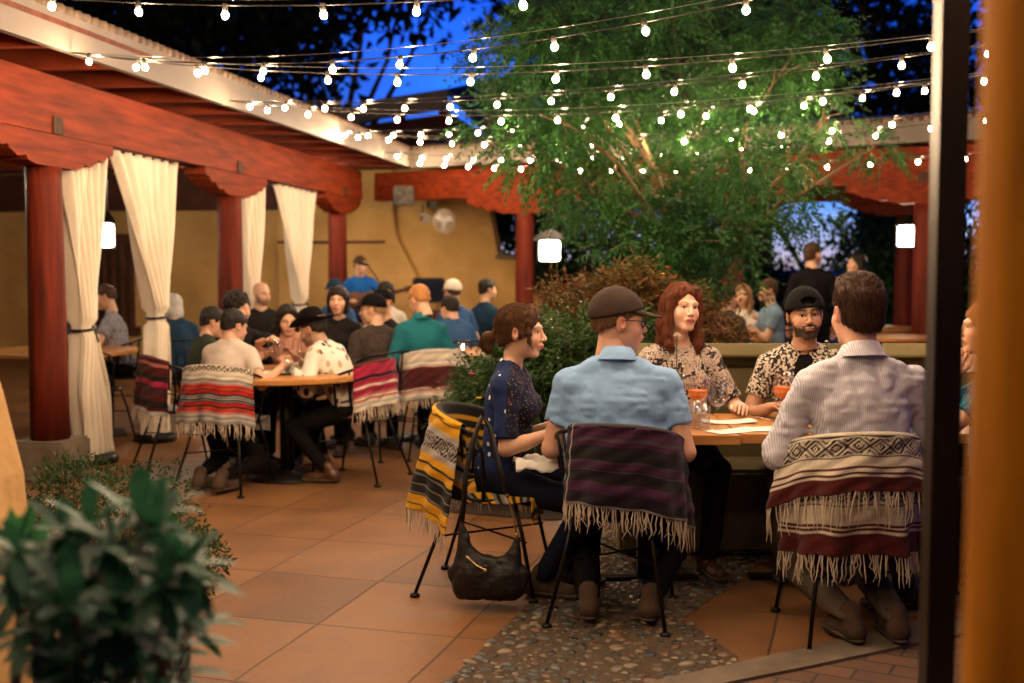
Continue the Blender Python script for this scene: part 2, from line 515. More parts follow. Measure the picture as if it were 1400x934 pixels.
def head_mesh(res, male=True, tone=FAIR, hair='brown', beard=0, jaw=1.0, lip=(.44, .17, .13), blush=.0, smile=0):
    """head in its own frame: +Y is where the face looks, origin at eye level between the ears"""
    F = Fld((-.105, -.135, -.17), (.105, .15, .14), res)
    F.ell((0, -.018, .030), (.076, .094, .086), .01)
    F.ell((0, .030, -.030), (.0635 if male else .0615, .064, .088), .03)
    jw = (.053 if male else .045) * jaw
    F.ell((0, .028, -.070), (jw * .96, .053, .040), .022)
    F.cone((-jw * .30, .068, -.103), (jw * .30, .068, -.103), .017, .017, .022)
    for s in (-1, 1):
        F.ell((s * .036, .058, -.036), (.026, .024, .024), .022)              # cheek
        F.cone((s * .012, .086, .018), (s * .045, .074, .019), .010, .009, .014)  # brow ridge
        F.ell((s * .031, .0965, -.003), (.0200, .0165, .0135), .010, sub=True)  # socket
        F.chain([(s * .016, .0800, .0010), (s * .030, .0828, .0086), (s * .045, .0735, .0020)], [.0036, .0042, .0036], .004)   # upper lid
        F.chain([(s * .017, .0795, -.006), (s * .030, .0818, -.0115), (s * .044, .0735, -.0055)], [.0030, .0032, .0030], .004)  # lower lid
    F.cone((0, .086, .012), (0, .1085, -.030), .0075, .0105, .010)           # nose bridge
    F.ell((0, .110, -.034), (.0105, .011, .0095), .006)
    for s in (-1, 1):
        F.ell((s * .0115, .1005, -.038), (.0075, .0105, .0075), .004)
        F.ell((s * .006, .107, -.045), (.0035, .005, .003), .003, sub=True)
    F.ell((0, .088, -.066), (.026, .016, .018), .012)                        # mouth mound
    F.chain([(-.023, .089, -.065 + smile * .006), (-.008, .1005, -.0615), (0, .101, -.063), (.008, .1005, -.0615), (.023, .089, -.065 + smile * .006)], [.0025, .0052, .005, .0052, .0025], .004)
    F.chain([(-.019, .090, -.0685), (0, .0995, -.0735), (.019, .090, -.0685)], [.003, .0064, .003], .004)
    F.cone((-.02, .098, -.0675), (.02, .098, -.0675), .0016, .0016, .003, sub=True)
    F.cone((-.010, .1, -.083), (.010, .1, -.083), .004, .004, .008, sub=True)
    for s in (-1, 1):                                                          # ears
        R = rot(rz=s * -.35, ry=s * .12)
        F.ell((s * .079, -.012, -.010), (.0085, .019, .031), .006, R=R)
        F.ell((s * .088, -.006, -.004), (.006, .010, .018), .004, R=R, sub=True)
    F.cone((0, -.025, -.05), (0, -.035, -.16), .052 * (1 if male else .86), .054 * (1 if male else .86), .03)
    if beard:
        F.wrinkle(.0015, 160)
    V, Q = F.mesh()
    x, y, z = V[:, 0], V[:, 1], V[:, 2]
    C = np.tile(np.array(tone, np.float32), (len(V), 1))
    n = vnoise(x, y, z, 55)
    C *= (1 + .05 * n)[:, None]
    # cheeks, nose, ears are redder
    for s in (-1, 1):
        m = np.exp(-(((x - s * .042) / .02) ** 2 + ((y - .07) / .03) ** 2 + ((z + .035) / .018) ** 2))
        C *= 1 - m[:, None] * np.array([0, .16 + blush, .16 + blush])
        m = sm(np.abs(x), .074, .082) * (y < .02)
        C *= 1 - m[:, None] * np.array([0, .10, .10])
    # lips
    zz = np.abs(z + .0675); ax = np.abs(x)
    lh = .0095 * np.sqrt(np.clip(1 - (ax / .026) ** 2, 0, 1)) + .0005
    m = sm(y, .084, .090) * (1 - sm(zz, lh - .0015, lh + .0015)) * (ax < .026)
    C = C * (1 - m[:, None]) + np.array(lip) * m[:, None]
    m = sm(y, .088, .094) * (1 - sm(ax, .018, .023)) * (1 - sm(zz, .0008, .0022))
    C *= 1 - .7 * m[:, None]
    # eyebrows
    hc = np.array(HCOL[hair])
    bz = .0205 + .004 * (1 - ((ax - .034) / .02) ** 2)
    m = (1 - sm(np.abs(z - bz), .003 if male else .002, .0055 if male else .004)) * sm(ax, .010, .015) * (1 - sm(ax, .047, .055)) * (y > .05)
    C = C * (1 - .85 * m[:, None]) + hc * .85 * m[:, None]
    # lash line and lid crease
    lz = .0045 - .0065 * ((ax - .031) / .015) ** 2
    m = (1 - sm(np.abs(z - lz), .0012, .0030)) * sm(ax, .014, .017) * (1 - sm(ax, .045, .049)) * (y > .066)
    C *= 1 - (.75 if male else .9) * m[:, None]
    if beard:
        top = -.040 - .03 * sm(y, .02, .07) + .012 * sm(ax, .02, .05)
        m = sm(-z, -top - .006, -top + .006) * sm(y, -.02, .0) * (z > -.135)
        mu = sm(y, .080, .088) * (1 - sm(((ax / .040) ** 2 + ((z + .060) / .014) ** 2), .75, 1.25))
        lips_ = (y > .088) * (ax < .021) * (zz < .0095)
        neck_ = (y < .045) * (z < -.105)
        m = np.clip(m + mu, 0, 1) * (1 - lips_) * (1 - neck_)
        C = C * (1 - beard * m[:, None]) + hc * .8 * beard * m[:, None]
    return V, Q, np.clip(C, 0, 1)


def add_eyes(par, M, name='eye'):
    """eyeballs with iris, children of the body; M = (R,t) head frame"""
    R, t = M
    for s in (-1, 1):
        b = MB().sphere((0, 0, 0), .0122, 16, 10)
        V = np.array(b.V) ; V = V + np.array([s * .0305, .0712, -.0022])
        eb = mk('eyeball', xf(V, R, t), b.F, EYEM, par)
        i = MB().sphere((0, 0, 0), .0068, 14, 6, (1, .45, 1))
        V = np.array(i.V) + np.array([s * .0305, .0818, -.0020])
        mk('iris', xf(V, R, t), i.F, IRIS, eb)


_hand_cache = {}


def hand_mesh(res, curl=.5, thumb=.5):
    """right hand: wrist at origin, fingers toward +Y, back of hand +Z, thumb on -X"""
    k = (res, curl, thumb)
    if k in _hand_cache: return _hand_cache[k]
    F = Fld((-.075, -.04, -.09), (.06, .20, .05), res)
    F.cone((0, -.04, 0), (0, .01, 0), .024, .024, .01)
    for i, (x, L, r) in enumerate(((-.027, .072, .0085), (-.009, .080, .0088), (.010, .075, .0085), (.027, .060, .0075))):
        F.cone((x * .55, .015, 0), (x, .085, -.002), .015, .0115, .012)
        a = Vector((x * 1.08, .088 - abs(x) * .25, -.002)); an = 0
        seg = (L * .45, L * .32, L * .25); rr = (r, r * .93, r * .85, r * .72)
        for j in range(3):
            an += curl * (.55, .8, .6)[j] * (1 + .12 * i)
            d = Vector((x * .5, cos(an), -sin(an))); d.normalize()
            b = a + d * seg[j]
            F.cone(a, b, rr[j], rr[j + 1], .003); a = b
    a = Vector((-.018, .018, -.006)); b = Vector((-.045, .050, -.018)); c = b + Vector((-.014 + .02 * thumb, .030, -.010 * thumb - .004)); d = c + Vector((-.004 + .02 * thumb, .024, -.010 * thumb))
    F.chain([a, b, c, d], [.017, .0125, .0105, .0085], .006)
    _hand_cache[k] = F.mesh()
    return _hand_cache[k]


def ik(a, b, l1, l2, pole):
    a = Vector(a); b = Vector(b); d = b - a; D = min(d.length, (l1 + l2) * .999)
    d.normalize(); b = a + d * D
    x = (l1 * l1 - l2 * l2 + D * D) / (2 * D); h = sqrt(max(l1 * l1 - x * x, 1e-6))
    p = Vector(pole); p = (p - d * p.dot(d))
    if p.length < 1e-4: p = Vector((0, 0, 1)) - d * d.z
    p.normalize()
    return a + d * x + p * h, b


# ---- hair builders in head frame -------------------------------------------------
def hair_field(style, res):
    lo = (-.15, -.20, -.34) if style in ('long', 'longwave') else (-.13, -.21, -.19)
    F = Fld(lo, (.15, .15, .17), res)
    face = lambda w=.066, top=.036, z=-.045: F.ell((0, .098, z), (w, .085, top - z), .012, sub=True)
    def ears(r=.020):
        for s in (-1, 1): F.ell((s * .086, -.008, -.012), (.022, r, .032), .006, sub=True)
    if style == 'short':
        F.ell((0, -.018, .036), (.0825, .102, .092), .01); F.ell((0, -.043, -.025), (.064, .064, .055), .03)
        face(.070, .052); ears(.023)
        F.plane((0, -.1, -.056), (0, .52, -1))
        F.wrinkle(.006, 45, (1, 1, .6)); F.wrinkle(.003, 90)
    elif style == 'buzz':
        F.ell((0, -.018, .033), (.0785, .0975, .089), .01); F.ell((0, -.043, -.025), (.062, .062, .055), .03)
        face(.072, .052); ears(.026)
        F.plane((0, -.1, -.046), (0, .45, -1))
        F.wrinkle(.0018, 110)
    elif style == 'tall':      # short sides, fuller top
        F.ell((0, -.018, .040), (.083, .102, .092), .01); F.ell((0, -.045, -.03), (.066, .066, .06), .03); F.ell((0, .005, .095), (.062, .078, .032), .03)
        face(.068, .056); ears()
        F.plane((0, -.1, -.072), (0, .50, -1))
        F.wrinkle(.003, 80, (1, 1, .4)); F.wrinkle(.0012, 170, (1, 1, .3))
    elif style == 'curly':
        F.ell((0, -.03, .045), (.105, .115, .105), .01); F.ell((0, -.065, -.05), (.092, .065, .09), .03)
        face(.066, .042); F.wrinkle(.013, 38); F.wrinkle(.006, 75)
    elif style == 'bob':
        F.ell((0, -.02, .035), (.090, .108, .094), .01); F.ell((0, -.05, -.06), (.085, .062, .09), .03)
        for s in (-1, 1): F.cone((s * .076, -.01, .02), (s * .080, 0, -.10), .022, .018, .02)
        face(.064, .046); F.wrinkle(.004, 60, (1, 1, .25))
    elif style == 'pony':
        F.ell((0, -.018, .034), (.0845, .106, .092), .01); F.ell((0, -.050, -.03), (.070, .066, .06), .03)
        F.ell((0, .108, -.040), (.058, .080, .092), .012, sub=True)
        for s in (-1, 1): F.ell((s * .088, -.012, -.022), (.018, .013, .022), .006, sub=True)
        F.plane((0, -.1, -.080), (0, .50, -1))
        F.cone((0, -.100, -.02), (0, -.128, -.03), .024, .020, .012)
        F.chain([(0, -.124, -.028), (.004, -.156, -.036), (.0, -.165, -.062), (.002, -.148, -.090), (-.004, -.150, -.112)], [.020, .026, .027, .020, .004], .010)
        for s in (-1, 1):      # front strands sweeping from the parting past the temple
            F.chain([(s * .010, .050, .108), (s * .046, .058, .084), (s * .070, .054, .044), (s * .0775, .052, -.005), (s * .074, .058, -.045), (s * .066, .070, -.080)], [.006, .012, .012, .010, .007, .002], .014)
            F.chain([(s * .060, .030, .075), (s * .078, .024, .030), (s * .082, .018, -.010), (s * .080, .020, -.05)], [.012, .011, .008, .002], .012)
        F.wrinkle(.0035, 75, (1, .3, .3), True); F.wrinkle(.002, 140, (1, .3, .4))
    elif style in ('long', 'longwave'):
        F.ell((0, -.02, .036), (.087, .108, .095), .01)
        face(.065, .074, -.04)
        for s in (-1, 1):
            F.chain([(s * .030, .060, .098), (s * .068, .048, .060), (s * .080, .030, .0), (s * .083, .018, -.07), (s * .088, .026, -.14), (s * .084, .036, -.19), (s * .072, .040, -.235)], [.010, .013, .016, .019, .021, .019, .006], .02)
            F.chain([(s * .05, -.05, .02), (s * .070, -.05, -.10), (s * .070, -.055, -.18), (s * .05, -.05, -.24)], [.045, .038, .034, .015], .03)
        F.chain([(0, -.07, 0), (0, -.08, -.12), (0, -.08, -.26)], [.06, .05, .02], .03)
        F.wrinkle(.008 if style == 'longwave' else .004, 42, (1, 1, .3)); F.wrinkle(.003, 90, (1, 1, .12), True)
    return F.mesh()


_hair_cache = {}


def hair_mesh(style, res):
    if (style, res) not in _hair_cache: _hair_cache[(style, res)] = hair_field(style, res)
    return _hair_cache[(style, res)]


def strands(v, q, style, n, seed=1, L=.05, r=.0011):
    """loose hair strands combed along the surface of the hair mesh"""
    from mathutils.kdtree import KDTree
    rs = np.random.RandomState(seed)
    fn = np.cross(v[q[:, 2]] - v[q[:, 0]], v[q[:, 3]] - v[q[:, 1]]); N = np.zeros_like(v)
    for k in range(4): np.add.at(N, q[:, k], fn)
    N /= np.linalg.norm(N, axis=1, keepdims=True) + 1e-9
    c0 = np.array([0, -.02, .02]); top = v[:, 2] > .0
    if ((v - c0) * N).sum(1)[top].mean() < 0: N = -N
    kd = KDTree(len(v))
    for i, p in enumerate(v): kd.insert(p, i)
    kd.balance()
    V = []; F = []; b = 0; idx = rs.choice(len(v), n)
    for i in idx:
        p = v[i].copy(); nn = N[i]
        if (style not in ('long', 'longwave', 'pony')) and nn[2] < -.5: continue
        pts = []; lift = .0012 + .002 * rs.rand() ** 3; m = 5; st = L / m * (.6 + .8 * rs.rand()); jt = rs.randn(3) * .28
        for s_ in range(m):
            pts.append(p + nn * (lift + (.0012 * s_ if rs.rand() < .3 else 0)))
            if style in ('long', 'longwave'): d = np.array([np.sign(p[0]) * (.9 if p[2] > .09 else .05), .1 if p[2] > .05 else 0, -1.0 if p[2] < .11 else -.3])
            elif style == 'pony': d = np.array([0, -.122, -.03]) - p if p[1] > -.115 else np.array([0, -.1, -1.])
            elif style == 'tall' and p[2] > .085: d = np.array([.3, 1, .25])
            elif style == 'curly': d = rs.randn(3)
            else: d = np.array([0, -.45, -1.])
            d = d / (np.linalg.norm(d) + 1e-9) + jt; d = d - nn * (d @ nn); d /= np.linalg.norm(d) + 1e-9
            p = p + d * st; co, j, _ = kd.find(p)
            if (np.array(co) - p) @ (np.array(co) - p) < .02 ** 2: p = np.array(co); nn = N[j]
        pts = np.array(pts); a = np.cross(d, nn); rr = [r, r, r * .9, r * .7, r * .25]
        for k in range(m):
            for t in range(3): V.append(pts[k] + (a * cos(t * 2.094) + nn * sin(t * 2.094)) * rr[k])
        for k in range(m - 1):
            for t in range(3): F.append((b + k * 3 + t, b + k * 3 + (t + 1) % 3, b + k * 3 + 3 + (t + 1) % 3, b + k * 3 + 3 + t))
        b += m * 3
    return np.array(V, np.float32), np.array(F)


def cap_parts(res, back=False):
    """baseball cap dome and brim in the head frame (brim toward +Y)"""
    F = Fld((-.12, -.14, -.05), (.12, .13, .16), res)
    F.ell((0, -.014, .030), (.0935, .116, .110), .01)
    F.ell((0, -.014, .020), (.0845, .106, .098), .004, sub=True)
    F.plane((0, -.015, .032 if not back else .026), (0, .24 if not back else -.06, -1))
    if back: F.ell((0, -.115, .066), (.036, .045, .018), .005, sub=True)
    F.wrinkle(.0012, 30)
    dome = F.mesh()
    V = []; Q = []
    n, m = 16, 8
    for l in (0, 1):
        for i in range(n + 1):
            u = -1 + 2 * i / n; x = .074 * u
            for j in range(m + 1):
                v = j / m
                y0 = .092 * sqrt(max(0, 1 - (x / .088) ** 2)) - .010
                y1 = y0 + .098 * sqrt(max(0, 1 - abs(u) ** 2.6))
                y = y0 + (y1 - y0) * v
                z = .050 + .16 * (.09 - y0) * .4 - 4.2 * x * x * (.3 + .7 * v) - .24 * (y - .08) - l * .004
                V.append((x, y, z))
    w = m + 1; L = (n + 1) * w
    for i in range(n):
        for j in range(m):
            a = i * w + j
            Q.append((a, a + w, a + w + 1, a + 1)); Q.append((L + a, L + a + 1, L + a + w + 1, L + a + w))
    for i in range(n):
        a = i * w + m; Q.append((a, a + w, L + a + w, L + a)); a = i * w; Q.append((a + w, a, L + a, L + a + w))
    return dome, (np.array(V, np.float32), np.array(Q))


# ---- the person -------------------------------------------------------------------
def person(label, loc, face, pose='sit', seat=.45, lean=6, roll=0, s=1.0, male=True, tone=FAIR, near=False,
           hair='brown', style='short', head=(0, 0, 0), beard=0, shirt=None, sleeve='short', pants=None, shoes=None,
           hl=None, hr=None, fl=None, fr=None, curl=.5, width=1.0, belly=1.0, neckline=None, collar=None, cap=None, capback=False,
           hat=None, group=None, wrinkle=1.0, shirtcol=None, lip=(.44, .17, .13), blush=0, smile=0, jaw=1.0, legs=True, head_fwd=0.0, extra=None, hs=1.0,
           pole_l=None, pole_r=None, drop=0.0, hand_rot=0, eyes=None, standh=None):
    """face: compass angle the chest points at, 0 = away from the camera, 90 = photo right, 180 = toward the camera"""
    root = empty('person', (loc[0], loc[1], loc[2] if len(loc) > 2 else 0), -radians(face), label, 'person', group)
    rb = .011 if near else .016
    rc = .0085 if near else .015
    rh = .0030 if near else .0065
    rr_ = .0040 if near else .0075
    L = radians(lean); RL = radians(roll)
    sd = Vector((sin(RL), sin(L), cos(L))).normalized()
    hip = Vector((0, 0, (seat + .10) if pose == 'sit' else (standh or .92) * s))
    tw = (1.0 if male else .90) * width
    Rl = rot(rx=-L, ry=RL)
    def sp(h, x=0, y=0): return hip + sd * (h * s) + Vector((x * s, y * s, 0))
    S = sp(.47); nb = sp(.53, 0, -.005)
    hy, hp, hro = [radians(a) for a in head]
    Rh = rot(rz=-hy) @ rot(rx=hp) @ rot(ry=hro)
    ho = nb + Vector((0, (.035 + head_fwd) * s, .165 * s)) + sd * 0
    ho = nb + (Vector((0, sin(L * .6), cos(L * .6))) * .168 + Vector((sin(RL) * .1, .03 + head_fwd, -drop))) * s
    M = (Rh * s * hs, np.array(ho))
    sh = {}; el = {}; wr = {}
    for i, q in ((-1, hl), (1, hr)):
        sh[i] = S + Vector((i * .166 * tw * s, 0, -.036 * s))
        if q is None:
            q = sh[i] + Vector((i * .06, .06 if pose == 'stand' else .18, -.50 if pose == 'stand' else -.40)) * s
        else: q = Vector(q)
        pole = (pole_l if i < 0 else pole_r) or (i * .45, -.6, -.75)
        el[i], wr[i] = ik(sh[i], q, .285 * s, .255 * s, pole)
    hj = {}; kn = {}; an = {}
    for i, q in ((-1, fl), (1, fr)):
        hj[i] = hip + Vector((i * .095 * tw, 0.0, -.02)) * s
        if q is None:
            q = (i * .13, .40, .085) if pose == 'sit' else (i * .11, 0.0, .085)
        kn[i], an[i] = ik(hj[i], q, .43 * s, .42 * s, (i * .15, 1, .6) if pose == 'sit' else (i * .05, 1, 0))
    arm_r = (.047 if male else .042, .041 if male else .036, .027 if male else .023)

    def torso(F, e=0.0, k=.03):
        F.ell(sp(.02), ((.165 * tw + e) * s, (.125 * belly + e) * s, (.13 + e) * s), k * s, R=Rl)
        F.ell(sp(.16, 0, .01 * belly), ((.150 * tw * (.5 + .5 * belly) + e) * s, (.112 * belly + e) * s, (.17 + e) * s), k * s, R=Rl)
        F.ell(sp(.34), ((.160 * tw + e) * s, (.112 + e) * s, (.17 + e) * s), k * s, R=Rl)
        if not male:
            for i in (-1, 1): F.ell(sp(.325, i * .072, .085), ((.062 + e) * s, (.055 + e) * s, (.06 + e) * s), .03, R=Rl)
        F.cone(sh[-1] + Vector((.02, 0, 0)), sh[1] - Vector((.02, 0, 0)), (.058 + e) * s, (.058 + e) * s, .045)
        for i in (-1, 1):
            F.cone(nb + Vector((i * .035, -.012, -.005)) * s, sh[i] + Vector((-i * .03, -.01, .01)) * s, (.040 + e) * s, (.046 + e) * s, .04)

    # ---- body: one continuous skin mesh (torso, arms, neck, head, hands)
    lo = Vector([min(v[i] for v in list(el.values()) + list(wr.values()) + [hip, S, nb, sh[-1], sh[1]]) - .16 for i in range(3)])
    hi = Vector([max(v[i] for v in list(el.values()) + list(wr.values()) + [hip, S, nb, sh[-1], sh[1]]) + .16 for i in range(3)])
    lo.z = min(lo.z, hip.z - .16)
    hi.z = max(nb.z + .10 * s, hi.z - .10)
    F = Fld(lo, hi, rb)
    torso(F, -.008)
    nr = (.054 if male else .045) * s
    F.cone(nb - sd * (.05 * s), Vector(ho) + Vector(Rh @ np.array([0, -.030, -.06])) * s, nr * .95, nr, .025)
    for i in (-1, 1):
        F.cone(sh[i], el[i], arm_r[0] * s, arm_r[1] * s, .02)
        m = el[i].lerp(wr[i], .35)
        F.chain([el[i], m, wr[i]], [arm_r[1] * s, arm_r[1] * .98 * s, arm_r[2] * s], .012)
    bv, bq = F.mesh()
    hv, hq, hc = head_mesh(rh, male, tone, hair if hair else 'none', beard, jaw, lip, blush, smile)
    parts = [(bv, bq), (xf(hv, M[0], M[1]), hq)]
    cols = [np.tile(np.array(tone, np.float32), (len(bv), 1)) * (1 + .05 * vnoise(bv[:, 0], bv[:, 1], bv[:, 2], 25))[:, None], hc]
    for i in (-1, 1):
        v, q = hand_mesh(.0028 if near else .006, curl, .5)
        v = v.copy() * s * (1 if male else .92)
        if i < 0: v[:, 0] *= -1
        if i < 0: q = q[:, ::-1]
        d = (wr[i] - el[i]).normalized()
        if extra and extra.get('hand_dir_' + ('l' if i < 0 else 'r')): d = Vector(extra['hand_dir_' + ('l' if i < 0 else 'r')]).normalized()
        upv = Vector((i * .25 + 1e-3, .15, 1)); z = (upv - d * upv.dot(d)).normalized(); x = d.cross(z)
        R = np.array([[x.x, d.x, z.x], [x.y, d.y, z.y], [x.z, d.z, z.z]])
        parts.append((xf(v, R, np.array(wr[i])), q)); cols.append(np.tile(np.array(tone, np.float32) * np.array([1, .93, .92]), (len(v), 1)))
    V, Q = join(parts)
    body = mk('body', V, Q, SKIN, root, col=np.clip(np.concatenate(cols), 0, 1))
    if near if eyes is None else eyes: add_eyes(root, M)

    # ---- hair
    if style:
        v, q = hair_mesh(style, rr_)
        if near:
            sv, sq = strands(v, q, style, 5200 if style in ('long', 'longwave') else 3600, len(label), .075 if style in ('long', 'pony') else .022)
            v, q = join([(v, q), (sv, sq)])
        mk('hair', xf(v, M[0], M[1]), q, HAIR[hair], root)
    # ---- cap / hat
    if cap:
        d, b = cap_parts(.004 if near else .007, capback)
        Rc = M[0] @ (rot(rz=pi) if capback else np.eye(3))
        c = mk('cap', xf(d[0], Rc, M[1]), d[1], cap, root)
        mk('cap_brim', xf(b[0], Rc, M[1]), b[1], cap, c)
        bt = MB().sphere((0, -.014, .137), .006, 8, 5)
        mk('cap_button', xf(np.array(bt.V), Rc, M[1]), bt.F, cap, c)
    if hat:
        F = Fld((-.22, -.24, 0), (.22, .24, .22), .006)
        F.ell((0, -.015, .06), (.088, .108, .10), .01); F.ell((0, -.01, .125), (.070, .088, .045), .02)
        F.ell((0, -.01, .185), (.018, .06, .028), .02, sub=True)
        F.ell((0, -.015, .052), (.165, .185, .010), .008)
        F.plane((0, 0, .045), (0, 0, -1))
        F.F = F.F
        v, q = F.mesh()
        v[:, 2] += 2.6 * np.maximum(0, np.abs(v[:, 0]) - .09) ** 1.2 * .35
        h = mk('hat', xf(v, M[0], M[1]), q, hat, root)
        b = MB(); b.tube([(.0905 * cos(a) * 1.0, -.015 + .1105 * sin(a), .072) for a in np.linspace(0, 2 * pi, 25)], .007, 6, False)
        mk('hat_band', xf(np.array(b.V), M[0], M[1]), b.F, MLEATHER, h)

    # ---- shirt
    e = .012
    F = Fld(lo, hi, rc)
    torso(F, e, .035)
    cuffs = {}
    for i in (-1, 1):
        if sleeve == 'none': continue
        ar = (arm_r[0] + .016) * s
        if sleeve == 'long':
            G_ = Fld(lo, hi, rc)
            G_.chain([sh[i], el[i], wr[i]], [ar, ar * .98, (arm_r[2] + .013) * s], .02)
            G_.plane(wr[i], wr[i] - el[i])
        else:
            t = .62 if sleeve == 'short' else (.35 if sleeve == 'cap' else .85)
            end = sh[i].lerp(el[i], t)
            G_ = Fld(lo, hi, rc)
            G_.cone(sh[i], el[i], ar, ar * (1.02 if sleeve == 'short' else 1.05), .02)
            G_.plane(end, end - sh[i])
        h = np.clip(.5 + .5 * (G_.F - F.F) / .03, 0, 1)
        F.F = G_.F * (1 - h) + F.F * h - .03 * h * (1 - h)
    F.plane(sp(-.10), -sd)
    nc = nb + sd * (.040 * s)
    if neckline == 'v':
        F.ell(nb + Vector((0, .015, .035)) * s, (.070 * s, .062 * s, .055 * s), .008, sub=True)
        F.cone(nb + Vector((0, .07, .0)) * s, nb + Vector((0, .135, -.125)) * s, .058 * s, .012 * s, .008, sub=True)
    elif neckline == 'open':
        F.ell(nb + Vector((0, .01, .04)) * s, (.070 * s, .068 * s, .055 * s), .008, sub=True)
        F.cone(nb + Vector((0, .085, .01)) * s, nb + Vector((0, .14, -.30)) * s, .045 * s, .040 * s, .01, sub=True)
    elif neckline == 'scoop':
        F.ell(nb + Vector((0, .035, .035)) * s, (.078 * s, .085 * s, .060 * s), .008, sub=True)
    elif not collar:
        F.ell(nb + Vector((0, .010, .050)) * s, (.064 * s, .064 * s, .055 * s), .008, sub=True)
    F.wrinkle(.0042 * wrinkle, 10, (1.2, 1, .7), True, 3 + loc[0])
    F.wrinkle(.0030 * wrinkle, 22, (.6, 1, 1.5), True, 7 + loc[1])
    F.wrinkle(.0014 * wrinkle, 52, (1, 1, .8), True, 5 + loc[1])
    v, q = F.mesh()
    so = mk('shirt', v, q, shirt, root, col=shirtcol(v) if shirtcol else None)
    if collar:
        b = MB()
        n = 28
        c0 = nb + Vector((0, .004, .030)) * s
        V = []; Q = []
        for kk, (dr, dz) in enumerate(((-.002, .012), (.003, .018), (.020, -.016), (.034, -.034))):
            for j in range(n + 1):
                a = pi / 2 + .30 + (2 * pi - .60) * j / n
                r = (.062 + dr) * s
                up = (.006 if abs(a - 3 * pi / 2) < 1.2 else 0)
                tip = -.020 * max(0, 1 - min(j, n - j) / 3) if kk >= 2 else 0
                V.append(c0 + Vector((cos(a) * r, sin(a) * r * 1.02, (dz + tip + up - sin(a) * .016) * s)))
        for kk in range(3):
            for j in range(n):
                a = kk * (n + 1) + j; Q.append((a, a + 1, a + n + 2, a + n + 1))
        V = np.array([tuple(v) for v in V])
        mk('collar', V, Q, collar, so, col=shirtcol(V) if shirtcol else None)
    if extra and 'under' in extra:
        F = Fld(lo, hi, rc); torso(F, .003, .035)
        F.plane(sp(-.05), -sd)
        F.ell(nb + Vector((0, .02, .040)) * s, (.066 * s, .068 * s, .055 * s), .008, sub=True)
        F.cone(nb + Vector((0, .085, .02)) * s, nb + Vector((0, .12, -.045)) * s, .035 * s, .012 * s, .008, sub=True)
        v, q = F.mesh(); mk('undershirt', v, q, extra['under'], root)
    # ---- trousers and shoes
    if legs and pants:
        pts = [hip] + list(kn.values()) + list(an.values())
        l2 = [min(v[i] for v in pts) - .17 for i in range(3)]; h2 = [max(v[i] for v in pts) + .17 for i in range(3)]
        l2[2] = max(l2[2], .02)
        F = Fld(l2, h2, rc * 1.15)
        F.ell(hip - Vector((0, 0, .01)), (.175 * tw * s, .135 * belly * s, .115 * s), .03)
        for i in (-1, 1):
            F.chain([hj[i], kn[i], an[i]], [.088 * s, .062 * s, .050 * s], .025)
            F.plane(an[i] - Vector((0, 0, .0)), (0, 0, -1)) if i > 0 else None
        F.wrinkle(.003, 14, ridge=True)
        v, q = F.mesh(); mk('trousers', v, q, pants, root)
    if legs:
        for i in (-1, 1):
            k_ = Vector(an[i]) ; d = Vector((0.12 * i, 1, 0)).normalized()
            if extra and 'toe' in extra: d = Vector(extra['toe']).normalized()
            F = Fld(k_ - Vector((.22, .22, .12)), k_ + Vector((.22, .22, .10)), .008)
            b0 = k_ + Vector((0, 0, -.035)) - d * .045; b1 = k_ + Vector((0, 0, -.055)) + d * .13
            F.cone(b0, b1, .040, .030, .02); F.cone(k_ + Vector((0, 0, .03)), b0, .042, .040, .02)
            F.cone(b1 - d * .05, b1, .040, .034, .02)
            F.plane((0, 0, max(.004, k_.z - .084)), (0, 0, -1))
            v, q = F.mesh(); sh_o = mk('shoe', v, q, shoes or MSHOE, root)
            z0 = max(.004, k_.z - .084)
            F = Fld(k_ - Vector((.24, .24, .12)), k_ + Vector((.24, .24, .02)), .008)
            F.cone(b0 - d * .012, b1 + d * .012, .046, .046, .01); F.plane((0, 0, z0 + .026), (0, 0, 1)); F.plane((0, 0, z0 - .002), (0, 0, -1))
            v, q = F.mesh(); mk('sole', v, q, MSOLE, sh_o)
    root_M = (Rh * s * hs, ho, dict(sh=sh, el=el, wr=wr, nb=nb, hip=hip, kn=kn, an=an))
    return root, root_M


def w2l(loc, face, p):
    """world point -> local frame of a person at loc facing face"""
    a = radians(face); d = Vector(p) - Vector((loc[0], loc[1], 0))
    # local = Rz(+face) * d
    return Vector((d.x * cos(a) - d.y * sin(a), d.x * sin(a) + d.y * cos(a), d.z))


MLEATHER = pm('leather_brown', (.12, .05, .02), (.06, .025, .012), rough=.5, bump=.2)
MSOLE = pm('rubber_sole', (.09, .065, .045), (.05, .038, .028), scale=20, rough=.8)
MSHOE = pm('shoe_dark', (.05, .035, .025), (.02, .015, .012), rough=.5, bump=.1)
# ================================================================== SETTING AND BUILDINGS
WOOD = pm('red_wood', (.24, .036, .010), (.14, .022, .007), scale=3, stretch=(1, 1, 1), rough=.55, bump=.35, bscale=14, detail=8)
WOODY = pm('red_wood_long', (.26, .038, .010), (.11, .016, .005), scale=4, stretch=(2.5, .35, 5), spec=.12, rough=.65, bump=.4, bscale=9, detail=8, lo=.3, hi=.7)
WOODZ = pm('red_wood_post', (.17, .022, .008), (.065, .010, .005), scale=5, stretch=(3, 3, .25), spec=.15, rough=.6, bump=.8, bscale=12, detail=8, lo=.3, hi=.7)
WOODD = pm('dark_wood', (.10, .030, .014), (.055, .018, .010), scale=4, rough=.7, bump=.3)
ENDG = pm('end_grain', (.05, .022, .012), (.09, .04, .02), scale=20, rough=.8)
FASC = pm('fascia_paint', (.22, .185, .155), (.15, .125, .105), scale=2.2, stretch=(1, .4, 1), rough=.6, bump=.1, bscale=20)
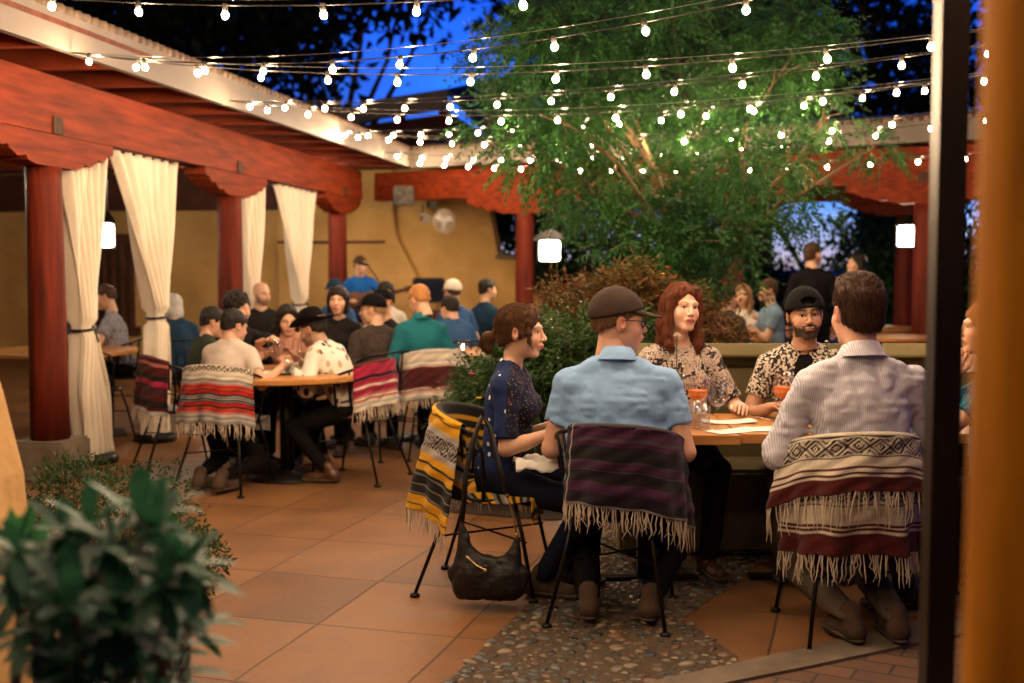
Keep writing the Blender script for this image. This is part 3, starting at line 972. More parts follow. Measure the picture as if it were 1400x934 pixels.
TILE = pm('roof_tile', (.25, .17, .11), (.14, .09, .06), scale=9, rough=.7, bump=.3)
OCHRE = pm('ochre_adobe', (.62, .37, .13), (.42, .24, .075), scale=1.1, rough=.9, bump=.6, bscale=7, detail=7, bdist=.03)
CONC = pm('concrete', (.19, .145, .10), (.12, .09, .065), scale=6, rough=.85, bump=.3, bscale=60)
IRON = pm('black_iron', (.012, .011, .010), (.022, .018, .015), scale=20, rough=.38, bump=.1, metal=.6)


def floor_mat():
    m, n, l, b = _nt('terracotta_slabs'); b.inputs['Specular IOR Level'].default_value = .22
    tc = n.new('ShaderNodeTexCoord')
    mp = n.new('ShaderNodeMapping'); mp.vector_type = 'POINT'
    a = math.atan(460 / 1600)
    mp.inputs['Rotation'].default_value = (0, 0, a)      # brings the slab axis onto Y
    l.new(tc.outputs['Object'], mp.inputs[0])
    sp = n.new('ShaderNodeSeparateXYZ'); l.new(mp.outputs[0], sp.inputs[0])
    def mth(op, x, y=None, z=None):
        q = n.new('ShaderNodeMath'); q.operation = op
        for i, v in enumerate((x, y, z)):
            if v is None: continue
            if hasattr(v, 'links') or hasattr(v, 'default_value'): l.new(v, q.inputs[i])
            else: q.inputs[i].default_value = v
        return q.outputs[0]
    wob = n.new('ShaderNodeTexNoise'); wob.inputs['Scale'].default_value = 1.3; l.new(tc.outputs['Object'], wob.inputs[0])
    wv = mth('MULTIPLY', mth('SUBTRACT', wob.outputs[0], .5), .03)
    s1 = mth('DIVIDE', mth('ADD', mth('ADD', sp.outputs[0], 2.10 + .61 * 40), wv), .61)
    t1 = mth('DIVIDE', mth('ADD', mth('ADD', sp.outputs[1], -4.37 + .69 * 40), wv), .69)
    ds = mth('MULTIPLY', mth('PINGPONG', s1, .5), .61); dt = mth('MULTIPLY', mth('PINGPONG', t1, .5), .69)
    d = mth('MINIMUM', ds, dt)
    g = n.new('ShaderNodeMapRange'); g.inputs[1].default_value = .003; g.inputs[2].default_value = .007; l.new(d, g.inputs[0])
    cb = n.new('ShaderNodeCombineXYZ'); l.new(mth('FLOOR', s1), cb.inputs[0]); l.new(mth('FLOOR', t1), cb.inputs[1])
    wn_ = n.new('ShaderNodeTexWhiteNoise'); l.new(cb.outputs[0], wn_.inputs[0])
    nz = n.new('ShaderNodeTexNoise'); nz.inputs['Scale'].default_value = 2.6; nz.inputs['Detail'].default_value = 8; nz.inputs['Roughness'].default_value = .65; l.new(tc.outputs['Object'], nz.inputs[0])
    nf = n.new('ShaderNodeTexNoise'); nf.inputs['Scale'].default_value = 45; nf.inputs['Detail'].default_value = 5; l.new(tc.outputs['Object'], nf.inputs[0])
    v = mth('ADD', mth('ADD', mth('MULTIPLY', wn_.outputs['Value'], .30), mth('MULTIPLY', nz.outputs[0], 1.0)), mth('MULTIPLY', nf.outputs[0], .35))
    r = n.new('ShaderNodeValToRGB'); r.color_ramp.elements[0].position = .45; r.color_ramp.elements[0].color = (.085, .037, .014, 1)
    r.color_ramp.elements[1].position = 1.0; r.color_ramp.elements[1].color = (.215, .100, .038, 1)
    l.new(v, r.inputs[0])
    mx = n.new('ShaderNodeMix'); mx.data_type = 'RGBA'; mx.inputs[6].default_value = (.075, .038, .02, 1)
    l.new(g.outputs[0], mx.inputs[0]); l.new(r.outputs[0], mx.inputs[7]); l.new(mx.outputs[2], b.inputs['Base Color'])
    rr = n.new('ShaderNodeMapRange'); rr.inputs[3].default_value = .38; rr.inputs[4].default_value = .7; l.new(nz.outputs[0], rr.inputs[0]); l.new(rr.outputs[0], b.inputs['Roughness'])
    hh = mth('ADD', mth('MULTIPLY', g.outputs[0], 1.0), mth('MULTIPLY', nf.outputs[0], .25))
    bp = n.new('ShaderNodeBump'); bp.inputs['Strength'].default_value = .5; bp.inputs['Distance'].default_value = .006
    l.new(hh, bp.inputs['Height']); l.new(bp.outputs[0], b.inputs['Normal'])
    return m


def brick_mat():
    m, n, l, b = _nt('brown_brick_paving')
    tc = n.new('ShaderNodeTexCoord'); mp = n.new('ShaderNodeMapping'); mp.inputs['Rotation'].default_value = (0, 0, .5); l.new(tc.outputs['Object'], mp.inputs[0])
    br = n.new('ShaderNodeTexBrick'); br.inputs['Scale'].default_value = 2.2; br.inputs['Color1'].default_value = (.17, .085, .045, 1); br.inputs['Color2'].default_value = (.11, .055, .03, 1); br.inputs['Mortar'].default_value = (.05, .035, .025, 1); br.inputs['Mortar Size'].default_value = .015
    l.new(mp.outputs[0], br.inputs[0]); l.new(br.outputs[0], b.inputs['Base Color']); b.inputs['Roughness'].default_value = .8
    return m


def sheet(name, pts, z, mat, kind='structure'):
    o = mk(name, [(p[0], p[1], z) for p in pts], [tuple(range(len(pts)))], mat, smooth=False)
    return tag(o, kind=kind)


sheet('ground', [(-200, -60), (200, -60), (200, 300), (-200, 300)], -.03, pm('dark_earth', (.05, .035, .022), (.03, .022, .015), scale=.6))
sheet('floor', [(-12, -6), (14, -6), (14, 24), (-12, 24)], 0, floor_mat())
c_in = [G(940, 927), G(1088, 894), G(1267, 853), G(1345, 843), G(1500, 822)]
c_out = [G(990, 940), G(1104, 917), G(1267, 882), G(1345, 866), G(1500, 842)]
a0 = c_in[0] + (c_in[0] - c_in[1]) * 2; b0 = c_out[0] + (c_out[0] - c_out[1]) * 2
cin = [a0] + c_in; cout = [b0] + c_out
MB().add([(p.x, p.y, z) for z in (0.001, .018) for p in cin + cout[::-1]],
         [tuple(range(12, 24)), tuple(range(11, -1, -1))] + [(i, (i + 1) % 12, (i + 1) % 12 + 12, i + 12) for i in range(12)]).build('kerb_band', CONC)
tag(bpy.data.objects['kerb_band'], kind='structure')
sheet('brick_paving', [(p.x, p.y) for p in cout] + [(cout[-1].x + 2, 1), (0.2, 1), (cout[0].x, cout[0].y - .5)], .006, brick_mat())
# river-pebble inlay under the near table
PEB = [(-.36, 3.7), (.13, 5.24), (.55, 6.6), (1.7, 6.9), (1.5, 6.2), (.72, 4.85), (.86, 4.38), (.80, 3.7)]
sheet('mortar_bed', PEB, .004, pm('mortar', (.085, .055, .03), (.05, .035, .02), scale=18, rough=.9, bump=.5, bscale=90))


def inside(p, poly):
    c = False; j = len(poly) - 1
    for i in range(len(poly)):
        if (poly[i][1] > p[1]) != (poly[j][1] > p[1]) and p[0] < (poly[j][0] - poly[i][0]) * (p[1] - poly[i][1]) / (poly[j][1] - poly[i][1]) + poly[i][0]: c = not c
        j = i
    return c


def pebbles():
    V = []; F = []; C = []; pts = []
    cols = [(.05, .05, .045), (.10, .085, .06), (.26, .19, .11), (.16, .12, .075), (.035, .035, .035), (.34, .26, .16), (.20, .10, .055), (.12, .12, .11)]
    tries = 0
    while tries < 14000 and len(pts) < 1500:
        tries += 1
        x = random.uniform(-.4, 1.75); y = random.uniform(3.65, 6.95); r = random.uniform(.013, .040) * random.uniform(.7, 1)
        if not inside((x, y), PEB): continue
        if any((x - q[0]) ** 2 + (y - q[1]) ** 2 < (r + q[2]) ** 2 * .80 for q in pts): continue
        pts.append((x, y, r)); an = random.uniform(0, pi); el = random.uniform(.62, .95); c = np.array(random.choice(cols)) * random.uniform(.35, .85)
        n, m = 12, 4; b = len(V); ph = random.uniform(0, 6)
        for i in range(m + 1):
            t = pi / 2 * i / m
            for k in range(n):
                q = 2 * pi * k / n; rad = r * cos(t) * (1 + .10 * sin(2 * q + ph) + .06 * sin(3 * q + ph * 2))
                u = cos(q) * rad; w = sin(q) * rad * el
                V.append((x + u * cos(an) - w * sin(an), y + u * sin(an) + w * cos(an), .003 + r * .36 * sin(t))); C.append(c)
        for i in range(m):
            for k in range(n):
                k2 = (k + 1) % n; F.append((b + i * n + k, b + i * n + k2, b + (i + 1) * n + k2, b + (i + 1) * n + k))
    o = mk('pebbles', V, np.array(F), col_mat('pebble', rough=.38, bump=.2, bscale=120, spec=.5), col=np.array(C))
    tag(o, 'rounded river pebbles set in mortar in a wedge under the near chairs', 'pebbles', kind='stuff')


pebbles()

# ---- covered portal on the left ---------------------------------------------------
def cx(d): return -3.22 + .124 * (d - 8.1)
UDIR = Vector((.124, 1, 0)).normalized(); UN = Vector((UDIR.y, -UDIR.x, 0))
BD = Vector((1, -.585, 0)).normalized(); BN = Vector((-BD.y, BD.x, 0)) * -1


def corbel_poly(L, h=.22):
    pts = [(0, 0)]
    half = [(L, 0), (L, -.065), (L - .05, -.085), (L - .09, -.075), (L - .10, -.10), (L - .17, -.135), (L - .24, -.12), (L - .26, -.145), (L - .36, -.185), (L - .46, -.17), (L - .48, -.20), (L - .58, -h), (.0, -h)]
    right = half[:-1]
    return right + [(-x, y) for x, y in right[::-1]]


def column(pos, u, label, L=.85, zc=2.16, r=.125, plinth=True, g='red wooden columns of the portals'):
    o = empty('wooden_column', (pos[0], pos[1], 0), 0, label, 'column', g)
    z0 = .28 if plinth else 0
    b = MB(); pr = []
    b.lathe([(r * 1.05, z0), (r * 1.02, z0 + .5), (r, 1.2), (r * .96, 2.0), (r * .97, zc)], n=28)
    b.build('shaft', WOODZ, o, smooth=True)
    if plinth:
        MB().box((0, 0, .14), (.40, .40, .28), rz=atan2(u.y, u.x), bev=.02).build('plinth', CONC, o)
    n = Vector((u.y, -u.x, 0))
    c = MB(); c.prism(corbel_poly(L), Vector((0, 0, zc + .219)) - n * .10, u, Vector((0, 0, 1)), n * .20)
    cb = c.build('corbel', WOODY, o)
    MB().box((n.x * .117, n.y * .117, zc + .219 + .06), (.012, .13, .12), rz=atan2(n.y, n.x)).build('beam_end', ENDG, o)
    return o


column((cx(8.1), 8.1), UDIR, 'red round wooden column nearest the left edge on a square concrete plinth')
column((cx(11.6), 11.6), UDIR, 'red round wooden column between the two pairs of cream curtains')
column((cx(15.5), 15.5), UDIR, 'red round wooden column beside the singer in blue')
column((cx(4.4), 4.4), UDIR, 'red wooden column just outside the left of the photo')
column((.17, 15.55), BD, 'red round wooden column left of the bright lantern by the adobe wall')
column((2.66, 14.1), BD, 'red round wooden column mostly hidden behind the leafy tree and shrubs')
column((4.57, 13.0), BD, 'red round wooden column right of the hanging lantern beside the steel post')
column((5.45, 16.3), BD, 'farther red wooden column left of the hanging lantern at right', g='red wooden columns of the portals')


def beamthing(name, label, a, b, n):
    o = empty(name, (0, 0, 0), 0, label, 'beam')
    lo = MB(); lo.beam((a[0], a[1], 2.505), (b[0], b[1], 2.505), .22, .25); lo.build('lower_beam', WOODY, o)
    up = MB(); up.beam((a[0], a[1], 2.704), (b[0], b[1], 2.704), .20, .14); up.build('upper_beam', WOODY, o)
    return o


beamthing('portal_beam', 'long red timber beam on the left columns carrying the roof', (cx(1.5), 1.5), (cx(16.4), 16.4), UN)
beamthing('portal_beam', 'red timber beam crossing the back of the courtyard above the adobe corner', (-1.9, 16.78), (6.9, 11.64), BN)
beamthing('portal_beam', 'farther red beam behind the right side of the tree', (1.0, 18.9), (8.0, 14.8), BN)


def fx(d): return -3.84 + .156 * d
corner = Vector((fx(15.85), 15.85, 0)); FD = Vector((.156, 1, 0)).normalized()
f0 = Vector((fx(1.0), 1.0, 0)); f1 = Vector((corner.x + 8.2 * BD.x, corner.y + 8.2 * BD.y, 0))
roof = empty('portal_roof', (0, 0, 0), 0, 'tiled portal roof with pale fascia boards running round two sides of the courtyard', 'roof')
for (a, b, nn) in ((f0, corner, Vector((FD.y, -FD.x, 0))), (corner, f1, BN)):
    z = Vector((0, 0, 1))
    MB().beam(a + z * 2.85, b + z * 2.85, .05, .14).build('fascia_board', FASC, roof)
    MB().beam(a + z * 2.965 - nn * .015, b + z * 2.965 - nn * .015, .05, .085).build('flashing', FASC, roof)
    t = MB(); d = (b - a); L = d.length; d.normalize(); k = int(L / .105)
    for i in range(k):
        p = a + d * (.05 + i * .105) - nn * .02 + z * 3.02
        pts = [p + nn * .03, p - nn * .5 + z * .10]
        t.tube(pts, [.040, .040], 8)
    t.build('roof_tiles', TILE, roof, smooth=True)
# ceiling boards above both wings, rafters below them
inner = [(f0.x + .02, f0.y), (corner.x + .0, corner.y), (f1.x, f1.y), (f1.x + 2.6, f1.y + 4.4), (0.6, 20.5), (-11, 20.5), (-11, 1)]
def slab(name, pts, z0, z1, mat, par):
    n = len(pts)
    MB().add([(p[0], p[1], z) for z in (z0, z1) for p in pts], [tuple(range(n))[::-1], tuple(range(n, 2 * n))] + [(i, (i + 1) % n, (i + 1) % n + n, i + n) for i in range(n)]).build(name, mat, par)
slab('ceiling_boards', inner, 2.925, 2.96, pm('ceiling_boards', (.15, .042, .018), (.09, .026, .012), scale=2, stretch=(1, 6, 1), rough=.7, bump=.3), roof)
k = 0; d = 1.6
while d < 16.0:
    a = Vector((fx(d) - .03, d, 2.85)); b = Vector((-9.5, d + .9, 2.85))
    MB().beam(a, b, .07, .135).build('rafter', WOOD, roof); d += .78
t = .8
while t < 8.0:
    a = corner + BD * t; MB().beam(Vector((a.x, a.y, 2.85)) - BN * .03, Vector((a.x, a.y, 2.85)) - BN * 4.0, .07, .135).build('rafter', WOOD, roof); t += .78

# ---- adobe wall behind the left portal --------------------------------------------
w = empty('adobe_wall', (0, 0, 0), 0, 'ochre adobe wall with a stepped buttress end behind the singer', 'wall')
WD = Vector((8.9, -1.4, 0)).normalized(); WN_ = Vector((WD.y, -WD.x, 0)) * 1
WA = Vector((-10.2, 19.2, 0))
def wl_(px, py):     # point of the wall plane under a photo pixel -> (along, height)
    vx = (px - 700) / 1600; vz = (467 - py) / 1600
    dy = cos(PITCH) + vz * sin(PITCH); dz = -sin(PITCH) + vz * cos(PITCH)
    t = (WA.x * WN_.x + WA.y * WN_.y) / (vx * WN_.x + dy * WN_.y)
    p = Vector((vx * t, dy * t, EYE + dz * t)); return ((p - WA).dot(WD), p.z)
poly = [(0, 0), (wl_(760, 470)[0], 0), wl_(742, 430), wl_(728, 395), wl_(709, 366), wl_(703, 352), wl_(681, 350), wl_(676, 325), wl_(671, 300), (wl_(668, 290)[0], 2.30), (wl_(640, 290)[0], 2.92), (0, 2.92)]
mpl = MB(); mpl.prism(poly, WA, WD, Vector((0, 0, 1)), Vector((-WN_.x, -WN_.y, 0)) * (.45 if WN_.y < 0 else -.45)); mpl.build('wall', OCHRE, w)
# chimney breast and ledge
s_ = 1 if WN_.y < 0 else -1
fr = WN_ * s_
p0 = wl_(470, 345); p1 = wl_(565, 345)
cb = MB(); poly2 = [(wl_(385, 400)[0], 0), (wl_(600, 400)[0], 0), (wl_(600, 400)[0], 1.15), (wl_(575, 400)[0], 1.25), (wl_(545, 330)[0], 1.9), (wl_(540, 300)[0], 2.3), (wl_(540, 300)[0], 2.9), (wl_(385, 300)[0], 2.9)]
cb.prism(poly2, WA + fr * .14, WD, Vector((0, 0, 1)), fr * -.15); cb.build('chimney_breast', OCHRE, w)
cap_ = MB(); cap_.prism([(wl_(678, 352)[0], wl_(678, 354)[1]), (wl_(706, 352)[0], wl_(706, 356)[1]), (wl_(706, 352)[0], wl_(706, 350)[1]), (wl_(678, 352)[0], wl_(678, 348)[1])], WA + fr * .03, WD, Vector((0, 0, 1)), fr * -.5); cap_.build('ledge', CONC, w)
a_ = wl_(385, 336)[0]; b_ = wl_(530, 336)[0]
MB().prism([(a_, 1.80), (b_, 1.80), (b_, 1.84), (a_, 1.84)], WA + fr * .18, WD, Vector((0, 0, 1)), fr * -.04).build('mantel', WOODD, w)
# dark lintel under the ceiling and window with wooden grille
MB().prism([(0, 2.32), (wl_(445, 290)[0], 2.32), (wl_(445, 290)[0], 2.9), (0, 2.9)], WA + fr * .10, WD, Vector((0, 0, 1)), fr * -.1).build('lintel', WOODD, w)
wd = empty('window', (0, 0, 0)); wd.parent = w
a_, b_ = wl_(134, 400)[0], wl_(183, 400)[0]; zt = wl_(160, 326)[1]; zb = wl_(160, 452)[1]
MB().prism([(a_, zb), (b_, zb), (b_, zt), (a_, zt)], WA + fr * .02, WD, Vector((0, 0, 1)), fr * -.02).build('window_pane', pm('dark_glass', (.10, .05, .02), (.03, .02, .012), scale=2, rough=.15), wd)
for k in range(5):
    t = a_ + (b_ - a_) * k / 4
    q = MB(); q.beam(WA + WD * t + Vector((0, 0, zb)) + fr * .05, WA + WD * t + Vector((0, 0, zt)) + fr * .05, .07, .05); q.build('window_bar', WOODD, wd)
for z in (zb, zt):
    q = MB(); q.beam(WA + WD * (a_ - .12) + Vector((0, 0, z)) + fr * .055, WA + WD * (b_ + .12) + Vector((0, 0, z)) + fr * .055, .07, .14); q.build('window_frame', WOODD, wd)
lw = MB(); lw.beam((-9.6, 1, 1.46), (-9.6, 19.0, 1.46), .3, 2.92)
tag(lw.build('adobe_wall', OCHRE), 'side adobe wall closing the left portal at the far left', 'wall')

# adobe buttress close at the left edge and plinth plants
bp = [P(-160, 430, 3.3), P(-40, 462, 3.3), P(0, 492, 3.3), P(13, 535, 3.3), P(27, 590, 3.3), P(40, 640, 3.3), P(46, 700, 3.3), P(48, 780, 3.3)]
pl = [(p.x, p.z) for p in bp]; pl = pl + [(pl[-1][0], 0), (pl[0][0], 0)]
q = MB(); q.prism(pl, (0, 3.3, 0), (1, 0, 0), (0, 0, 1), (0, -.5, 0))
bm_o = q.build('adobe_buttress', OCHRE)
tag(bm_o, 'curved ochre adobe buttress at the left edge behind the green plants', 'wall')
md = bm_o.modifiers.new('b', 'BEVEL'); md.width = .05; md.segments = 4

# steel post and amber timber post on the right
st = empty('steel_post', (.962, 2.6, 0), 0, 'dark square steel post in front of the striped shirt man', 'post')
MB().box((0, 0, 1.75), (.062, .062, 3.5), bev=.004).build('post', pm('brown_steel', (.040, .026, .017), (.022, .015, .010), scale=9, stretch=(1, 1, .3), rough=.38, metal=.5, bump=.15), st)
MB().box((0, 0, .006), (.15, .15, .012), bev=.003).build('base_plate', IRON, st)
tp = MB(); tp.lathe([(.150, 0), (.146, .5), (.141, 1.0), (.137, 1.5), (.134, 2.1), (.128, 3.2)], (.648, 1.27, 0), 40)
tag(tp.build('timber_post', pm('amber_timber', (.68, .27, .008), (.30, .10, .004), scale=3, stretch=(3, 3, .4), spec=.05, rough=.8, bump=.5, bscale=8, detail=7), smooth=True), 'thick amber timber post close to the lens at the right edge', 'post')

# upper pavilion beyond the portal roof
pv = empty('roof_pavilion', (0, 0, 0), 0, 'raised pavilion with pale sloping eave and dark roof beyond the portal', 'building')
D = 22.0
def Q2(px, py): p = P(px, py, D); return (p.x, p.z)
MB().prism([Q2(425, 163), Q2(520, 135), Q2(612, 121), Q2(612, 147), Q2(520, 160), Q2(425, 190)], (0, D, 0), (1, 0, 0), (0, 0, 1), (0, .3, 0)).build('eave_board', FASC, pv)
MB().prism([Q2(430, 175), Q2(615, 150), Q2(700, 205), Q2(700, 330), Q2(430, 330)], (0, D + .5, 0), (1, 0, 0), (0, 0, 1), (0, .3, 0)).build('wall', WOODD, pv)
rf = MB(); a = P(612, 121, D); b = P(700, 215, D)
rf.add([a, b, b + Vector((2.2, 6, 0)), a + Vector((1.2, 6, 1.2)), a - Vector((0, 0, .12)), b - Vector((0, 0, .12)), b + Vector((2.2, 6, -.12)), a + Vector((1.2, 6, 1.08))], [(0, 1, 2, 3), (7, 6, 5, 4), (0, 4, 5, 1), (1, 5, 6, 2), (2, 6, 7, 3), (3, 7, 4, 0)])
rf.build('roof', pm('slate_roof', (.03, .045, .10), (.02, .03, .06), scale=3, rough=.6), pv)
for px in (545, 607):
    a = P(px, 150, D); MB().box((a.x, D + .15, a.z / 2), (.22, .22, a.z - .01), bev=.01).build('post', WOODZ, pv)

# anchor beam for the light strings, just beyond the right edge of the photo
ab = beamthing('portal_beam', 'red timber beam beyond the right edge that holds the light strings', (1.30, 2.0), (5.6, 12.3), BN)
ab.location.z = .0
column((2.0, 3.65), Vector((4.3, 10.3, 0)).normalized(), 'red wooden column just outside the right of the photo')


# ---- curtains ---------------------------------------------------------------------
CURT = pm('cream_curtain', (.80, .70, .57), (.68, .58, .46), scale=5, stretch=(1, 1, .3), rough=.85, bump=.25, bscale=30, sheen=.2)


def curtain(label, da0, da1, dt, wt, ztie, db, wb, ex=.85, ztop=2.375, zbot=.03, tie=True, tiecol=None, hem=True):
    """hangs on the column line from da0..da1, gathered at dt and falling to db; all distances along the portal"""
    o = empty('curtain', (cx(dt), dt, 0), 0, label, 'curtain', 'cream curtains tied back along the left portal')
    n, m = 120, 60; V = []; Q = []
    for j in range(m + 1):
        z = ztop + (zbot - ztop) * j / m
        if z > ztie:
            t = (ztop - z) / (ztop - ztie); e = t ** ex
            c = (da0 + da1) / 2 * (1 - e) + dt * e; w_ = (da1 - da0) * (1 - e) + wt * e
        else:
            t = (ztie - z) / (ztie - zbot); e = sm(t, 0, .55)
            c = dt * (1 - t) + db * t; w_ = wt * (1 - e) + wb * e
        amp = .030 + .045 * (1 - min(1, w_ / 1.2))
        if abs(z - ztie) < .05: amp *= .6
        for i in range(n + 1):
            u = i / n; dd = c + (u - .5) * w_
            off = amp * (sin(u * 2 * pi * 7 + 1.1 * sin(z * 1.6)) + .45 * sin(u * 2 * pi * 13 + 2 + z))
            p = Vector((cx(dd), dd, z)) + UN * off - Vector((cx(dt), dt, 0))
            V.append(p)
    for j in range(m):
        for i in range(n):
            a = j * (n + 1) + i; Q.append((a, a + 1, a + n + 2, a + n + 1))
    c = mk('cloth', [tuple(v) for v in V], np.array(Q), CURT, o)
    s2 = c.modifiers.new('s', 'SOLIDIFY'); s2.thickness = .004
    if tie:
        b = MB(); ring = []
        for k in range(25):
            a = 2 * pi * k / 24
            p = UDIR * (cos(a) * (wt * .5 + .01)) + UN * (sin(a) * .085) + Vector((0, 0, ztie + .012 * cos(a)))
            ring.append(p)
        b.tube(ring, .011, 6, False); b.tube([UN * .09 + Vector((0, 0, ztie)), UN * .10 + Vector((.02, 0, ztie - .10))], .008, 5)
        b.build('tie', IRON, o)
    if hem:
        b = MB(); b.lathe([(.16, .0), (.17, .03), (.15, .07), (.10, .075)], (cx(db) - cx(dt), db - dt, 0), 24)
        b.build('weight_base', IRON, o, smooth=True)
    return o


curtain('cream curtain beside the nearest column, tied in the middle, standing on a black base', 8.26, 9.06, 8.60, .17, 1.02, 8.75, .44, ex=.6)
curtain('cream curtain tied above the chair with the dark red blanket, right of the doorway gap', 9.10, 10.42, 9.88, .17, 1.05, 9.82, .30)
curtain('narrow cream curtain right against the middle column', 11.80, 12.60, 12.15, .16, .95, 12.1, .35)
curtain('narrow cream curtain tied behind the cowboy hat, left of the far column', 13.0, 14.6, 13.85, .16, 1.02, 13.8, .3)
rl = MB(); rl.tube([(cx(8.3), 8.3, 2.372), (cx(11.4), 11.4, 2.372)], .012, 6); rl.tube([(cx(11.8), 11.8, 2.372), (cx(15.3), 15.3, 2.372)], .012, 6)
tag(rl.build('curtain_rail', IRON), 'thin dark rail under the left beam holding the cream curtains', 'rail')


# ---- light strings ------------------------------------------------------------------
BULB = emis('bulb_glow', BULB_C, BULB_E)
CABLE = pm('black_cable', (.012, .012, .012), (.03, .025, .02), scale=30, rough=.4)
SOCK = pm('bulb_socket', (.02, .018, .016), (.05, .04, .03), scale=30, rough=.4)
_bulb_me = _sock_me = None


def bulb_meshes():
    global _bulb_me, _sock_me
    b = MB(); b.lathe([(.0004, -.045), (.0085, -.0425), (.014, -.035), (.0158, -.028), (.0145, -.021), (.010, -.014), (.0085, -.010)], n=12)
    o = b.build('bulb', BULB, smooth=True); _bulb_me = o.data; bpy.data.objects.remove(o)
    b = MB(); b.lathe([(.0115, -.013), (.0125, .004), (.0125, .020), (.008, .024)], n=10)
    o = b.build('socket', SOCK, smooth=True); _sock_me = o.data; bpy.data.objects.remove(o)


bulb_meshes()


def string(label, A, B, sag, step=.45, start=.25, loop=True):
    A = Vector(A); B = Vector(B)
    o = empty('string_lights', A, 0, label, 'string lights', 'strings of bulbs over the courtyard')
    L = (B - A).length; N = 48; pts = []
    for i in range(N + 1):
        t = i / N; p = (B - A) * t; p.z -= 4 * sag * t * (1 - t); pts.append(p)
    c = MB(); c.tube(pts, .0035, 5, False)
    # the steel carrier wire runs just above, touching at the ends
    p2 = []
    for i in range(N + 1):
        t = i / N; p = (B - A) * t; p.z -= 4 * sag * .82 * t * (1 - t) - .004; p2.append(p)
    c.build('cable', CABLE, o)
    w_ = MB(); w_.tube(p2, .0016, 4, False); w_.build('carrier_wire', STEELW, o)
    k = start
    while k < L - .05:
        t = k / L; p = (B - A) * t; p.z -= 4 * sag * t * (1 - t) + .014
        s_ = bpy.data.objects.new('bulb', _bulb_me); COL.objects.link(s_); s_.parent = o; s_.location = p
        s_.rotation_euler = (random.uniform(-.25, .25), random.uniform(-.25, .25), 0)
        q = bpy.data.objects.new('socket', _sock_me); COL.objects.link(q); q.parent = s_
        k += step * random.uniform(.94, 1.06)
    return o


STEELW = pm('steel_wire', (.45, .42, .38), (.35, .32, .3), scale=5, rough=.3, metal=.9)


def FP(px, py):    # fascia point under a pixel
    r = (px - 700) / 1600; d = 3.84 / (.156 - r) if .156 > r else 8
    return P(px, py, d)


string('string of bulbs highest in the photo, crossing above the left roof edge', P(-90, -20, 5.7), P(1060, -46, 4.5), .12)
string('string of bulbs from the nearest roof anchor sweeping up to the top right', FP(98, 72), P(1404, -100, 4.6), .24, start=.15)
string('string of bulbs from the nearest roof anchor that ends low behind the steel post', FP(98, 72), P(1404, 33, 5.1), .17, start=.5)
string('upper string of bulbs from the second roof anchor', FP(315, 138), P(1404, 54, 5.7), .12)
string('lower string of bulbs from the second roof anchor', FP(315, 138), P(1404, 92, 6.3), .18, start=.42)
string('upper string of bulbs from the third roof anchor', FP(465, 180), P(1404, 96, 7.1), .10, start=.1)
string('lower string of bulbs from the third roof anchor', FP(465, 180), P(1404, 140, 7.9), .17, start=.3)
string('upper string of bulbs from the roof anchor near the back corner', FP(525, 208), P(1404, 150, 8.9), .17)
string('lowest string of bulbs hanging in front of the back fascia', FP(556, 218), P(1404, 205, 10.2), .13)
string('added string of bulbs out of view in front of the near table, lighting the backs', (-3.35, 3.6, 2.82), (1.95, 3.3, 2.72), .12)  # unseen string, added to light the backs of the near diners
string('added unseen string of bulbs on the camera side, lighting the near figures', (-3.55, 2.2, 2.82), (1.5, 2.0, 2.72), .12)  # another added string out of view, fill from the camera side
string('added unseen string of bulbs right above the near diners for top light', (-3.25, 4.6, 2.86), (2.6, 4.5, 2.86), .06)  # added above the frame as top light for the near table


# ---- lanterns ------------------------------------------------------------------------
def lantern(label, p, w_=.20, h=.22, e=45, top=2.75):
    o = empty('hanging_lantern', p, 0, label, 'lantern', 'white hanging lanterns')
    n = 4
    MB().box((0, 0, 0), (w_ * .8, w_ * .8, h), bev=.015).build('lamp_glass', emis('lantern_glow', (1, .86, .66, 1), e), o)
    f = MB()
    for x in (-1, 1):
        for y in (-1, 1): f.box((x * w_ * .42, y * w_ * .42, 0), (.012, .012, h + .01))
    f.box((0, 0, -h / 2 - .012), (w_, w_, .02)); f.build('frame', IRON, o)
    c = MB(); c.lathe([(w_ * .72, h / 2 + .005), (w_ * .70, h / 2 + .02), (w_ * .30, h / 2 + .10), (.02, h / 2 + .13)], n=4); c.build('lamp_cap', IRON, o)
    t = MB(); t.tube([(0, 0, h / 2 + .12), (0, 0, top - p[2])], .006, 6); t.build('hanging_rod', IRON, o)
    return o


lantern('small white lantern hanging in the gap between the first two curtains', P(147, 322, 12.2), .13, .24, 40)
lantern('large bright white lantern hanging beside the back column left of the tree', P(751, 343, 12.6), .27, .21, 40)
lantern('white lantern hanging between the two red columns at the right', P(1240, 323, 13.6), .21, .23, 40)
lantern('white lantern added out of sight behind the beam to light the left portal', (-5.6, 10.2, 2.45), .2, .24, 170, 2.85)  # unseen lantern, added to brighten the portal wall
lantern('white lantern added over the performer corner, unseen behind the beam, to light the wall', (-3.6, 14.6, 2.55), .2, .24, 170, 2.85)  # second added lantern out of view, lights the wall by the singer
